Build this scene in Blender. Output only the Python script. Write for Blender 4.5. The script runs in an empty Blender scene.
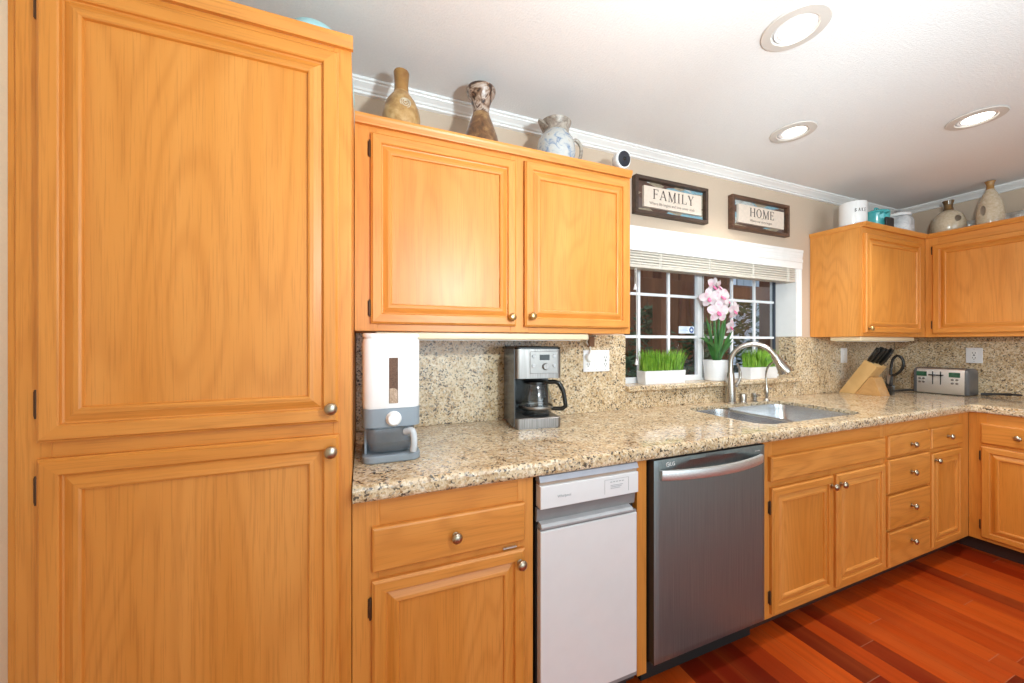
import bpy, bmesh, math, random
from mathutils import Vector, Matrix

# ------------------------------------------------------------------ camera, world, lights, exposure
SC = bpy.context.scene
COL = SC.collection
PI = math.pi
H = 1.289                                   # eye height
F_PX = 371.7
YAW = math.radians(21.977)
cam_d = bpy.data.cameras.new('camera')
cam = bpy.data.objects.new('camera', cam_d)
COL.objects.link(cam)
cam_d.sensor_width = 36.0
cam_d.lens = F_PX / 1024 * 36.0
cam_d.shift_y = 1.5 / 1024
cam_d.clip_start = 0.02
cam.location = (0, 0, H)
cam.rotation_euler = (PI / 2, 0, -YAW)
SC.camera = cam

SC.view_settings.view_transform = 'Standard'
SC.view_settings.look = 'None'
SC.view_settings.exposure = 0.0
SC.view_settings.gamma = 1.0
SC.view_settings.use_curve_mapping = False
SC.cycles.use_denoising = True
SC.cycles.max_bounces = 10
SC.cycles.diffuse_bounces = 5
SC.cycles.glossy_bounces = 5
SC.cycles.transmission_bounces = 8
SC.cycles.transparent_max_bounces = 10
SC.cycles.sample_clamp_indirect = 6.0
SC.cycles.caustics_reflective = False
SC.cycles.caustics_refractive = False

world = bpy.data.worlds.new('world')
SC.world = world
world.use_nodes = True
wb = world.node_tree.nodes['Background']
wb.inputs[0].default_value = (0.62, 0.74, 0.92, 1)
wb.inputs[1].default_value = 0.8


def lamp(name, kind, loc, power, color=(1, 1, 1), target=None, **kw):
    d = bpy.data.lights.new(name, kind)
    d.energy = power
    d.color = color
    for k, v in kw.items():
        setattr(d, k, v)
    o = bpy.data.objects.new(name, d)
    COL.objects.link(o)
    o.location = loc
    if target is not None:
        o.rotation_euler = (Vector(target) - Vector(loc)).to_track_quat('-Z', 'Y').to_euler()
    return o


# the photographer's flash, held up to the right of the camera; a second one bounced off the ceiling
lamp('flash_and_fill', 'SPOT', (0.62, 0.0, 1.67), 95, (0.82, 0.95, 1.0), (0.60, 1.5, 2.45), spot_size=math.radians(160), spot_blend=1.0, shadow_soft_size=0.05)
# fill spot added next to the first lamp to brighten the far corner
lamp('flash_and_fill', 'SPOT', (0.64, 0.0, 1.69), 120, (0.82, 0.95, 1.0), (4.0, 1.75, 1.95), spot_size=math.radians(80), spot_blend=1.0, shadow_soft_size=0.05)
lamp('bounce_flash', 'SPOT', (1.55, -0.35, 1.30), 30, (0.82, 0.95, 1.0), (1.75, 0.55, 2.4), spot_size=math.radians(125), spot_blend=1.0, shadow_soft_size=0.12)
# added sunlight brightening the fence outside, and a soft fill behind the camera
lamp('fence_sun', 'SUN', (0, -6, 9), 0.5, (1.0, 0.95, 0.86), (1.2, 0, 0), angle=0.02)
lamp('rear_fill', 'AREA', (1.4, -3.12, 1.35), 66, (0.80, 0.94, 1.0), (1.4, 1.0, 1.2), shape='RECTANGLE', size=3.2, size_y=2.0)
# a further recessed ceiling lamp, above and behind the camera
lamp('recessed_beam', 'SPOT', (0.37, -0.18, 2.38), 34, (0.92, 0.97, 1.0), (0.37, -0.18, 0), spot_size=math.radians(140), spot_blend=0.7, shadow_soft_size=0.045)

# ------------------------------------------------------------------ material helpers
MATS = {}


def nodes_of(name):
    m = bpy.data.materials.new(name)
    m.use_nodes = True
    nt = m.node_tree
    return m, nt, nt.nodes['Principled BSDF']


def L(nt, a, b):
    nt.links.new(a, b)


def ramp(nt, fac, stops, interp='LINEAR'):
    r = nt.nodes.new('ShaderNodeValToRGB')
    r.color_ramp.interpolation = interp
    e = r.color_ramp.elements
    while len(e) < len(stops):
        e.new(0.5)
    for k, (p, c) in enumerate(stops):
        e[k].position = p
        e[k].color = (c[0], c[1], c[2], 1)
    if fac is not None:
        L(nt, fac, r.inputs[0])
    return r.outputs[0]


def math_n(nt, op, a, b=None, c=None):
    n = nt.nodes.new('ShaderNodeMath')
    n.operation = op
    for k, v in enumerate((a, b, c)):
        if v is None:
            continue
        if isinstance(v, (int, float)):
            n.inputs[k].default_value = v
        else:
            L(nt, v, n.inputs[k])
    return n.outputs[0]


def mix(nt, fac, a, b, mode='MIX'):
    n = nt.nodes.new('ShaderNodeMix')
    n.data_type = 'RGBA'
    n.blend_type = mode
    for i, v in ((0, fac), (6, a), (7, b)):
        if isinstance(v, (int, float)):
            n.inputs[i].default_value = v
        elif isinstance(v, tuple):
            n.inputs[i].default_value = (v[0], v[1], v[2], 1)
        else:
            L(nt, v, n.inputs[i])
    return n.outputs[2]


def coords(nt, scale=(1, 1, 1), rand=True, kind='Object', rot=(0, 0, 0)):
    tc = nt.nodes.new('ShaderNodeTexCoord')
    mp = nt.nodes.new('ShaderNodeMapping')
    mp.inputs['Scale'].default_value = scale
    mp.inputs['Rotation'].default_value = rot
    if rand:
        oi = nt.nodes.new('ShaderNodeObjectInfo')
        va = nt.nodes.new('ShaderNodeVectorMath')
        va.operation = 'MULTIPLY_ADD'
        cb = nt.nodes.new('ShaderNodeCombineXYZ')
        for k in range(3):
            L(nt, oi.outputs['Random'], cb.inputs[k])
        va.inputs[1].default_value = (13.7, 7.3, 21.9)
        L(nt, cb.outputs[0], va.inputs[0])
        L(nt, tc.outputs[kind], va.inputs[2])
        L(nt, va.outputs[0], mp.inputs['Vector'])
    else:
        L(nt, tc.outputs[kind], mp.inputs['Vector'])
    return mp.outputs[0]


def noise(nt, vec, scale, detail=3, rough=0.5, dist=0.0):
    n = nt.nodes.new('ShaderNodeTexNoise')
    n.inputs['Scale'].default_value = scale
    n.inputs['Detail'].default_value = detail
    n.inputs['Roughness'].default_value = rough
    n.inputs['Distortion'].default_value = dist
    L(nt, vec, n.inputs['Vector'])
    return n.outputs['Fac']


def bump(nt, bsdf, h, strength, dist=0.01):
    b = nt.nodes.new('ShaderNodeBump')
    b.inputs['Strength'].default_value = strength
    b.inputs['Distance'].default_value = dist
    L(nt, h, b.inputs['Height'])
    L(nt, b.outputs[0], bsdf.inputs['Normal'])


def plain(name, col, rough=0.5, metal=0.0, coat=0.0, var=0.06, scale=20.0, bumps=0.0, spec=0.5, emit=None):
    m, nt, b = nodes_of(name)
    v = coords(nt)
    f = noise(nt, v, scale, 3)
    lo = tuple(c * (1 - var) for c in col)
    hi = tuple(min(1, c * (1 + var)) for c in col)
    L(nt, ramp(nt, f, [(0.3, lo), (0.7, hi)]), b.inputs['Base Color'])
    b.inputs['Roughness'].default_value = rough
    b.inputs['Metallic'].default_value = metal
    b.inputs['Coat Weight'].default_value = coat
    b.inputs['Coat Roughness'].default_value = 0.12
    b.inputs['Specular IOR Level'].default_value = spec
    if emit:
        b.inputs['Emission Color'].default_value = (*emit[0], 1)
        b.inputs['Emission Strength'].default_value = emit[1]
    if bumps:
        bump(nt, b, noise(nt, v, scale * 6, 4), bumps)
    MATS[name] = m
    return m


def oak(name, axis, cathedral=0.35, tone=1.0):
    """honey oak, grain along the given object axis ('z' or 'h' for horizontal)"""
    m, nt, b = nodes_of(name)
    st = (1, 1, 0.07) if axis == 'z' else (0.07, 0.07, 1)
    v = coords(nt, st)
    base = noise(nt, v, 7.0, 4, 0.55, 0.2)
    # growth-ring contours
    st2 = (1, 1, 0.16) if axis == 'z' else (0.16, 0.16, 1)
    v2 = coords(nt, st2)
    big = noise(nt, v2, 4.2, 1.5, 0.45, 0.15)
    s = math_n(nt, 'SINE', math_n(nt, 'MULTIPLY', big, 120.0))
    s = math_n(nt, 'POWER', math_n(nt, 'MULTIPLY_ADD', s, 0.5, 0.5), 3.0)
    st3 = (1, 1, 0.025) if axis == 'z' else (0.025, 0.025, 1)
    v3 = coords(nt, st3)
    pores = noise(nt, v3, 260.0, 2, 0.6)
    pores = math_n(nt, 'MULTIPLY', ramp(nt, pores, [(0.52, (0, 0, 0)), (0.66, (1, 1, 1))]), 1.0)
    c = ramp(nt, base, [(0.25, (0.61 * tone, 0.212 * tone, 0.022 * tone)), (0.5, (0.68 * tone, 0.266 * tone, 0.046 * tone)),
                        (0.75, (0.74 * tone, 0.315 * tone, 0.068 * tone))])
    c = mix(nt, math_n(nt, 'MULTIPLY', s, cathedral), c, (0.46 * tone, 0.145 * tone, 0.014 * tone))
    c = mix(nt, math_n(nt, 'MULTIPLY', pores, 0.27), c, (0.36 * tone, 0.105 * tone, 0.010 * tone))
    L(nt, c, b.inputs['Base Color'])
    b.inputs['Roughness'].default_value = 0.45
    b.inputs['Coat Weight'].default_value = 0.12
    b.inputs['Coat Roughness'].default_value = 0.30
    bump(nt, b, pores, 0.08, 0.001)
    MATS[name] = m
    return m


OAK_V = oak('oak_vertical', 'z', 0.22)
OAK_H = oak('oak_horizontal', 'h', 0.22)
OAK_P = oak('oak_panel', 'z', 0.26, 0.99)
OAK_D = oak('oak_drawer', 'h', 0.36)


def granite(name, rough):
    m, nt, b = nodes_of(name)
    v = coords(nt, rand=False)
    n1 = noise(nt, v, 11.0, 4, 0.6, 0.6)
    c = ramp(nt, n1, [(0.25, (0.52, 0.375, 0.215)), (0.5, (0.68, 0.535, 0.345)), (0.78, (0.80, 0.69, 0.52))])
    n2 = noise(nt, v, 75.0, 4, 0.7, 0.5)
    c = mix(nt, ramp(nt, n2, [(0.37, (0.85, 0.85, 0.85)), (0.47, (0, 0, 0))]), c, (0.33, 0.19, 0.085))
    c = mix(nt, ramp(nt, n2, [(0.54, (0, 0, 0)), (0.66, (0.9, 0.9, 0.9))]), c, (0.84, 0.76, 0.62))
    dv = nt.nodes.new('ShaderNodeVectorMath')
    dv.operation = 'ADD'
    dn = nt.nodes.new('ShaderNodeTexNoise')
    dn.inputs['Scale'].default_value = 90.0
    sc = nt.nodes.new('ShaderNodeVectorMath')
    sc.operation = 'SCALE'
    sc.inputs['Scale'].default_value = 0.012
    L(nt, v, dn.inputs['Vector'])
    L(nt, dn.outputs['Color'], sc.inputs[0])
    L(nt, v, dv.inputs[0])
    L(nt, sc.outputs[0], dv.inputs[1])
    v4 = nt.nodes.new('ShaderNodeTexVoronoi')
    v4.inputs['Scale'].default_value = 160.0
    L(nt, dv.outputs[0], v4.inputs['Vector'])
    cells = nt.nodes.new('ShaderNodeSeparateColor')
    L(nt, v4.outputs['Color'], cells.inputs[0])
    n5 = noise(nt, v, 26.0, 3, 0.6)
    pick = math_n(nt, 'ADD', math_n(nt, 'MULTIPLY', cells.outputs[0], 0.70), math_n(nt, 'MULTIPLY', n5, 0.62))
    c = mix(nt, ramp(nt, pick, [(0.375, (0.92, 0.92, 0.92)), (0.43, (0, 0, 0))]), c, (0.05, 0.035, 0.028))
    c = mix(nt, ramp(nt, cells.outputs[1], [(0.88, (0, 0, 0)), (0.92, (0.65, 0.65, 0.65))]), c, (0.27, 0.235, 0.20))
    c = mix(nt, ramp(nt, cells.outputs[2], [(0.82, (0, 0, 0)), (0.86, (0.6, 0.6, 0.6))]), c, (0.46, 0.27, 0.11))
    L(nt, c, b.inputs['Base Color'])
    b.inputs['Roughness'].default_value = rough
    b.inputs['Specular IOR Level'].default_value = 0.6
    bump(nt, b, n2, 0.03, 0.001)
    MATS[name] = m
    return m


GRANITE = granite('granite', 0.10)
GRANITE_S = granite('granite_splash', 0.22)


def floor_mat():
    m, nt, b = nodes_of('cherry_floor')
    tc = nt.nodes.new('ShaderNodeTexCoord')
    sp = nt.nodes.new('ShaderNodeSeparateXYZ')
    L(nt, tc.outputs['Object'], sp.inputs[0])
    x, y = sp.outputs[0], sp.outputs[1]
    W, LEN = 0.098, 0.92
    row = math_n(nt, 'FLOOR', math_n(nt, 'DIVIDE', x, W))
    wn = nt.nodes.new('ShaderNodeTexWhiteNoise')
    wn.noise_dimensions = '1D'
    L(nt, row, wn.inputs['W'])
    yy = math_n(nt, 'DIVIDE', math_n(nt, 'ADD', y, math_n(nt, 'MULTIPLY', wn.outputs['Value'], 5.0)), LEN)
    colm = math_n(nt, 'FLOOR', yy)
    cb = nt.nodes.new('ShaderNodeCombineXYZ')
    L(nt, row, cb.inputs[0])
    L(nt, colm, cb.inputs[1])
    wn2 = nt.nodes.new('ShaderNodeTexWhiteNoise')
    wn2.noise_dimensions = '2D'
    L(nt, cb.outputs[0], wn2.inputs['Vector'])
    r = wn2.outputs['Value']
    c = ramp(nt, r, [(0.0, (0.13, 0.007, 0.001)), (0.33, (0.20, 0.013, 0.002)), (0.42, (0.38, 0.040, 0.004)), (1.0, (0.54, 0.076, 0.006))])
    # grain along y, shifted board by board
    va = nt.nodes.new('ShaderNodeCombineXYZ')
    L(nt, math_n(nt, 'ADD', x, math_n(nt, 'MULTIPLY', r, 9.0)), va.inputs[0])
    L(nt, math_n(nt, 'MULTIPLY', y, 0.06), va.inputs[1])
    L(nt, r, va.inputs[2])
    g = noise(nt, va.outputs[0], 60.0, 5, 0.6, 0.3)
    c = mix(nt, ramp(nt, g, [(0.45, (0, 0, 0)), (0.75, (0.35, 0.35, 0.35))]), c, (0.12, 0.010, 0.002))
    g2 = noise(nt, va.outputs[0], 9.0, 3, 0.5, 0.3)
    c = mix(nt, ramp(nt, g2, [(0.45, (0, 0, 0)), (0.75, (0.4, 0.4, 0.4))]), c, (0.50, 0.11, 0.022))
    fx = math_n(nt, 'FRACT', math_n(nt, 'DIVIDE', x, W))
    fy = math_n(nt, 'FRACT', yy)
    gx = math_n(nt, 'LESS_THAN', fx, 0.014)
    gy = math_n(nt, 'LESS_THAN', fy, 0.0022)
    gap = math_n(nt, 'MAXIMUM', gx, gy)
    c = mix(nt, math_n(nt, 'MULTIPLY', gx, 0.6), c, (0.045, 0.008, 0.004))
    c = mix(nt, math_n(nt, 'MULTIPLY', gy, 0.45), c, (0.42, 0.22, 0.14))
    L(nt, c, b.inputs['Base Color'])
    b.inputs['Roughness'].default_value = 0.34
    b.inputs['Specular IOR Level'].default_value = 0.25
    b.inputs['Coat Weight'].default_value = 0.0
    b.inputs['Coat Roughness'].default_value = 0.2
    bump(nt, b, math_n(nt, 'SUBTRACT', 1.0, gap), 0.25, 0.001)
    return m


def ceiling_mat(name, col, sc=130.0, st=0.35):
    m, nt, b = nodes_of(name)
    v = coords(nt, rand=False)
    n = noise(nt, v, sc, 3, 0.6)
    L(nt, ramp(nt, n, [(0.3, tuple(c * 0.96 for c in col)), (0.7, col)]), b.inputs['Base Color'])
    b.inputs['Roughness'].default_value = 0.85
    bump(nt, b, n, st, 0.004)
    return m


def steel(name, col, rough, axis=0, var=0.12):
    m, nt, b = nodes_of(name)
    sc = [4.0, 4.0, 4.0]
    for k in range(3):
        if k != axis:
            sc[k] = 420.0
    v = coords(nt, tuple(sc), rand=False)
    n = noise(nt, v, 1.0, 2)
    L(nt, ramp(nt, n, [(0.3, tuple(c * (1 - var) for c in col)), (0.7, tuple(c * (1 + var) for c in col))]), b.inputs['Base Color'])
    b.inputs['Metallic'].default_value = 1.0
    b.inputs['Roughness'].default_value = rough
    bump(nt, b, n, 0.04, 0.001)
    MATS[name] = m
    return m


def glass(name, tint=(1, 1, 1), ior=1.45, rough=0.0):
    m, nt, b = nodes_of(name)
    v = coords(nt)
    n = noise(nt, v, 3.0, 1)
    L(nt, ramp(nt, n, [(0.0, tuple(c * 0.98 for c in tint)), (1.0, tint)]), b.inputs['Base Color'])
    b.inputs['Roughness'].default_value = rough
    b.inputs['Transmission Weight'].default_value = 1.0
    b.inputs['IOR'].default_value = ior
    MATS[name] = m
    return m


def mottled(name, stops, scale, rough=0.35, detail=4, dist=0.5, coat=0.3, bumps=0.0, squash=(1, 1, 1)):
    m, nt, b = nodes_of(name)
    v = coords(nt, squash)
    n = noise(nt, v, scale, detail, 0.6, dist)
    L(nt, ramp(nt, n, stops), b.inputs['Base Color'])
    b.inputs['Roughness'].default_value = rough
    b.inputs['Coat Weight'].default_value = coat
    b.inputs['Coat Roughness'].default_value = 0.15
    if bumps:
        bump(nt, b, n, bumps, 0.004)
    MATS[name] = m
    return m


FLOOR_M = floor_mat()
CEIL_M = ceiling_mat('ceiling_paint', (0.80, 0.80, 0.80))
WALL_M = ceiling_mat('beige_paint', (0.58, 0.455, 0.345), 160, 0.10)
CREAM_M = ceiling_mat('cream_paint', (0.80, 0.72, 0.53), 160, 0.08)
TRIM_M = plain('white_trim', (0.84, 0.84, 0.83), 0.35, var=0.02)
VINYL = plain('white_vinyl', (0.82, 0.83, 0.85), 0.35, var=0.02)
VINYL_G = plain('grey_vinyl_edge', (0.42, 0.43, 0.42), 0.4)
BLIND_M = plain('blind_cream', (0.60, 0.56, 0.49), 0.5, var=0.03)
RING_M = plain('lamp_ring_white', (0.60, 0.56, 0.52), 0.45, var=0.02)
CORD_M = plain('cord_white', (0.75, 0.72, 0.66), 0.6)
KNOB_M = plain('satin_nickel', (0.50, 0.43, 0.33), 0.28, 1.0, var=0.08)
KNOB_W = plain('worn_brass', (0.60, 0.40, 0.18), 0.3, 1.0, var=0.1)
HINGE_M = plain('dark_bronze', (0.085, 0.040, 0.018), 0.45, 0.4)
DARK_M = plain('body_black', (0.012, 0.010, 0.010), 0.7)  # near-black of the dishwasher tub and compactor body
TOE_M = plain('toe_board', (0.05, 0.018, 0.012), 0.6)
CARC_M = plain('carcass_board', (0.42, 0.22, 0.075), 0.5)
ENAMEL = plain('white_enamel', (0.76, 0.765, 0.78), 0.22, coat=0.5, var=0.012)
GREYPLAS = plain('grey_plastic', (0.25, 0.245, 0.25), 0.4)
BLUEGREY = plain('blue_grey_trim', (0.38, 0.40, 0.46), 0.35)
PALEGREY = plain('pale_grey_lip', (0.46, 0.47, 0.49), 0.35)
DW_STEEL = steel('dark_stainless', (0.27, 0.325, 0.335), 0.46, 2)
HANDLE_S = steel('handle_stainless', (0.74, 0.76, 0.76), 0.46, 0)
SINK_S = steel('sink_stainless', (0.62, 0.63, 0.65), 0.27, 0)
NICKEL = steel('brushed_nickel', (0.50, 0.465, 0.42), 0.26, 2)
CHROME = steel('bright_steel', (0.30, 0.28, 0.265), 0.42, 2, 0.28)
BLACK_P = plain('black_plastic', (0.007, 0.007, 0.007), 0.26, var=0.1)
BLACK_R = plain('matte_black', (0.022, 0.021, 0.022), 0.5)
WHITE_P = plain('white_plastic', (0.86, 0.86, 0.86), 0.38, var=0.015)
CREAM_P = plain('cream_fixture', (0.84, 0.72, 0.50), 0.4, var=0.02)
SLATE_P = plain('slate_plastic', (0.26, 0.31, 0.36), 0.42, var=0.03)
PLATE_M = plain('outlet_white', (0.84, 0.84, 0.86), 0.35, var=0.01)
SLOT_M = plain('outlet_slot', (0.10, 0.10, 0.11), 0.6)
def thin_glass(name, tint, refl=0.10, body=(0.5, 0.5, 0.5), bw=0.0):
    """a thin clear wall: see-through, with a mirror-like sheen that grows towards grazing angles"""
    m, nt, b = nodes_of(name)
    nt.nodes.remove(b)
    out = nt.nodes['Material Output']
    tr = nt.nodes.new('ShaderNodeBsdfTransparent')
    v = coords(nt)
    L(nt, ramp(nt, noise(nt, v, 3.0, 1), [(0.0, tuple(c * 0.98 for c in tint)), (1.0, tint)]), tr.inputs[0])
    gl = nt.nodes.new('ShaderNodeBsdfGlossy')
    gl.inputs['Roughness'].default_value = 0.03
    df = nt.nodes.new('ShaderNodeBsdfDiffuse')
    df.inputs[0].default_value = (*body, 1)
    m0 = nt.nodes.new('ShaderNodeMixShader')
    m0.inputs[0].default_value = bw
    L(nt, tr.outputs[0], m0.inputs[1])
    L(nt, df.outputs[0], m0.inputs[2])
    lw = nt.nodes.new('ShaderNodeLayerWeight')
    m1 = nt.nodes.new('ShaderNodeMixShader')
    fac = math_n(nt, 'MULTIPLY_ADD', math_n(nt, 'POWER', lw.outputs['Facing'], 5.0), 0.9, 0.04)
    L(nt, math_n(nt, 'MULTIPLY', fac, refl * 10), m1.inputs[0])
    L(nt, m0.outputs[0], m1.inputs[1])
    L(nt, gl.outputs[0], m1.inputs[2])
    L(nt, m1.outputs[0], out.inputs['Surface'])
    MATS[name] = m
    return m


GLASS = thin_glass('window_glass', (0.95, 0.97, 0.98), 0.10)
CLEAR = thin_glass('clear_plastic', (0.90, 0.91, 0.92), 0.10, (0.62, 0.65, 0.68), 0.10)
CARAFE_G = thin_glass('carafe_glass', (0.90, 0.91, 0.91), 0.12)
BROWN_RICE = mottled('brown_grain', [(0.3, (0.07, 0.032, 0.018)), (0.7, (0.20, 0.11, 0.07))], 260, 0.7, coat=0)
PALE_RICE = mottled('pale_grain', [(0.3, (0.30, 0.20, 0.13)), (0.7, (0.62, 0.48, 0.36))], 220, 0.7, coat=0)
LCD = plain('lcd_dark', (0.010, 0.014, 0.012), 0.15)
LCD_G = mottled('lcd_green', [(0.3, (0.02, 0.06, 0.035)), (0.7, (0.05, 0.14, 0.08))], 60, 0.15, coat=0)
INK = plain('brown_ink', (0.055, 0.035, 0.028), 0.7)
INK_SOFT = plain('faded_ink', (0.22, 0.16, 0.13), 0.7)
INK_GREY = plain('grey_print', (0.33, 0.34, 0.36), 0.6)
WHITE_INK = plain('white_print', (0.85, 0.85, 0.85), 0.5)
SIGN_FR = mottled('dark_walnut', [(0.3, (0.030, 0.017, 0.012)), (0.7, (0.085, 0.048, 0.032))], 30, 0.5, squash=(0.15, 1, 1), coat=0.1)
SIGN_FR2 = mottled('red_walnut', [(0.3, (0.050, 0.022, 0.012)), (0.7, (0.14, 0.066, 0.036))], 30, 0.5, squash=(0.15, 1, 1), coat=0.1)
SIGN_PL = plain('sign_plaque', (0.74, 0.62, 0.52), 0.6, var=0.05, scale=60)


def collage_mat():
    m, nt, b = nodes_of('collage_paper')  # paper colours darkened for the shadow inside the sign frames
    v = coords(nt, (9, 1, 26))
    vo = nt.nodes.new('ShaderNodeTexVoronoi')
    vo.inputs['Scale'].default_value = 1.0
    L(nt, v, vo.inputs['Vector'])
    s = nt.nodes.new('ShaderNodeSeparateColor')
    L(nt, vo.outputs['Color'], s.inputs[0])
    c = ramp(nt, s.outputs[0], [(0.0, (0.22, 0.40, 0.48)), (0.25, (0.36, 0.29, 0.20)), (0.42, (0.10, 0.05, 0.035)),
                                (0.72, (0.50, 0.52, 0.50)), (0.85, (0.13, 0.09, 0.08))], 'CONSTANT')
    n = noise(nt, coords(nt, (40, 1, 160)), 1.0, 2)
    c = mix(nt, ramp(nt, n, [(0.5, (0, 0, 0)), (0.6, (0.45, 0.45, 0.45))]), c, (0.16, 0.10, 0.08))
    L(nt, c, b.inputs['Base Color'])
    b.inputs['Roughness'].default_value = 0.7
    return m


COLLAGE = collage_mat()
OCHRE = mottled('ochre_glaze', [(0.25, (0.24, 0.105, 0.030)), (0.5, (0.43, 0.245, 0.085)), (0.75, (0.62, 0.42, 0.20))], 26, 0.38, bumps=0.08)
OCHRE_N = mottled('amber_neck', [(0.25, (0.22, 0.09, 0.02)), (0.75, (0.46, 0.25, 0.07))], 14, 0.4)
BRONZE = mottled('bronze_glaze', [(0.30, (0.04, 0.016, 0.007)), (0.52, (0.17, 0.075, 0.026)), (0.75, (0.40, 0.24, 0.10))], 22, 0.3, bumps=0.2)
SWIRL = mottled('crackled_swirl', [(0.40, (0.03, 0.014, 0.010)), (0.46, (0.16, 0.08, 0.045)), (0.52, (0.30, 0.20, 0.14)), (0.60, (0.46, 0.37, 0.31)), (0.66, (0.10, 0.045, 0.025))], 17, 0.32, 2, 1.6)
JUG_M = mottled('blue_white_glaze', [(0.30, (0.09, 0.14, 0.26)), (0.40, (0.24, 0.29, 0.37)), (0.48, (0.44, 0.45, 0.45)), (0.64, (0.52, 0.50, 0.46)), (0.74, (0.27, 0.21, 0.16))], 24, 0.25, 4, 1.2, 0.6)
JUG_R = mottled('speckled_rim', [(0.35, (0.12, 0.08, 0.06)), (0.65, (0.42, 0.37, 0.31))], 30, 0.3)
STONE = mottled('stoneware_cream', [(0.25, (0.50, 0.39, 0.26)), (0.6, (0.62, 0.52, 0.38)), (0.8, (0.70, 0.62, 0.50))], 70, 0.22, 3, 0.3, 0.7)
STONE_N = mottled('stoneware_brown', [(0.3, (0.055, 0.028, 0.010)), (0.7, (0.22, 0.12, 0.04))], 30, 0.3)
TEAL = plain('teal_enamel', (0.08, 0.46, 0.48), 0.25, coat=0.5, var=0.05)
AQUA = plain('aqua_ceramic', (0.42, 0.74, 0.78), 0.3, var=0.04)
STEEL_T = steel('toaster_steel', (0.84, 0.83, 0.81), 0.42, 1)
CERAM = plain('white_ceramic', (0.82, 0.82, 0.82), 0.22, coat=0.4, var=0.01)
GREYCER = mottled('marbled_white', [(0.35, (0.50, 0.50, 0.52)), (0.55, (0.72, 0.72, 0.73)), (0.7, (0.80, 0.80, 0.80))], 18, 0.25, 4, 0.8)
FOIL = plain('crinkled_foil', (0.70, 0.69, 0.66), 0.32, 0.8, var=0.2, scale=40, bumps=0.6)
POT_RIB = plain('white_pot', (0.82, 0.82, 0.83), 0.4, var=0.02)
GRASS_M = mottled('grass_green', [(0.25, (0.06, 0.23, 0.012)), (0.75, (0.36, 0.60, 0.06))], 30, 0.45, coat=0.1)
LEAF_M = mottled('leaf_green', [(0.25, (0.012, 0.060, 0.014)), (0.75, (0.055, 0.18, 0.035))], 16, 0.35, coat=0.2)
STEM_M = mottled('stem_green', [(0.25, (0.10, 0.16, 0.03)), (0.75, (0.28, 0.34, 0.08))], 20, 0.45, coat=0.1)
SOIL_M = plain('soil', (0.05, 0.035, 0.022), 0.9, var=0.4, scale=120)
PETAL_M = mottled('petal_white', [(0.32, (0.60, 0.32, 0.40)), (0.47, (0.60, 0.50, 0.53)), (0.75, (0.61, 0.59, 0.57))], 30, 0.5, coat=0)
LIP_M = mottled('petal_magenta', [(0.3, (0.52, 0.05, 0.20)), (0.7, (0.72, 0.22, 0.36))], 30, 0.5, coat=0)
WOODBLK = mottled('beech_block', [(0.3, (0.60, 0.35, 0.13)), (0.7, (0.74, 0.48, 0.21))], 8, 0.4, squash=(1, 1, 1), coat=0.1)
WOODBLK2 = mottled('beech_end', [(0.3, (0.46, 0.23, 0.075)), (0.7, (0.60, 0.34, 0.13))], 14, 0.45, coat=0.1)
STICKER = plain('sticker_white', (0.72, 0.78, 0.86), 0.4)
STICK_B = plain('sticker_blue', (0.03, 0.08, 0.30), 0.4)
FENCE_M = mottled('fence_redwood', [(0.3, (0.16, 0.055, 0.022)), (0.7, (0.36, 0.14, 0.055))], 9, 0.8, squash=(1, 1, 0.12), coat=0)
POST_M = mottled('patio_timber', [(0.3, (0.20, 0.070, 0.028)), (0.7, (0.32, 0.12, 0.05))], 9, 0.7, squash=(1, 1, 0.12), coat=0)
SHRUB_M = mottled('shrub_leaves', [(0.3, (0.03, 0.06, 0.022)), (0.7, (0.16, 0.22, 0.09))], 12, 0.6, coat=0)
PATIO_M = plain('patio_concrete', (0.16, 0.15, 0.145), 0.9, var=0.2, scale=6)
BACKDROP_M = plain('pale_backdrop_paint', (0.62, 0.68, 0.72), 0.6)
PLUG_BR = plain('brown_tape', (0.24, 0.12, 0.06), 0.6)
LENS_M = plain('lamp_lens', (0.9, 0.88, 0.84), 0.4, emit=((1.0, 0.95, 0.86), 9.0))
LENS_W = plain('lamp_lens_warm', (0.9, 0.86, 0.78), 0.4, emit=((1.0, 0.86, 0.66), 3.0))

# ------------------------------------------------------------------ geometry helpers


def wmat(o):
    m = o.matrix_basis.copy()
    p = o.parent
    while p:
        m = p.matrix_basis @ m
        p = p.parent
    return m


def finish(bm, name, mats, parent=None, loc=None, world=True, smooth=False, angle=40):
    """links a bmesh as ONE object; world=True: its coordinates are world coordinates"""
    me = bpy.data.meshes.new(name)
    o = bpy.data.objects.new(name, me)
    COL.objects.link(o)
    if parent:
        o.parent = parent
        if world:
            bm.transform(wmat(parent).inverted())
    elif loc is not None:
        o.location = loc
        if world:
            bm.transform(Matrix.Translation(-Vector(loc)))
    bmesh.ops.recalc_face_normals(bm, faces=bm.faces)
    if smooth:
        ca = math.radians(angle)
        for f in bm.faces:
            f.smooth = True
        for e in bm.edges:
            if len(e.link_faces) == 2 and e.calc_face_angle(0) > ca:
                e.smooth = False
    bm.to_mesh(me)
    bm.free()
    for m in (mats if isinstance(mats, (list, tuple)) else [mats]):
        me.materials.append(m)
    return o


def tag(o, label=None, cat=None, group=None, kind=None):
    if label:
        o['label'] = label
    if cat:
        o['category'] = cat
    if group:
        o['group'] = group
    if kind:
        o['kind'] = kind
    return o


def thing(name, label, cat, loc, group=None, rz=0.0):
    o = bpy.data.objects.new(name, None)
    COL.objects.link(o)
    o.empty_display_size = 0.05
    o.location = loc
    o.rotation_euler = (0, 0, rz)
    return tag(o, label, cat, group)


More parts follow.
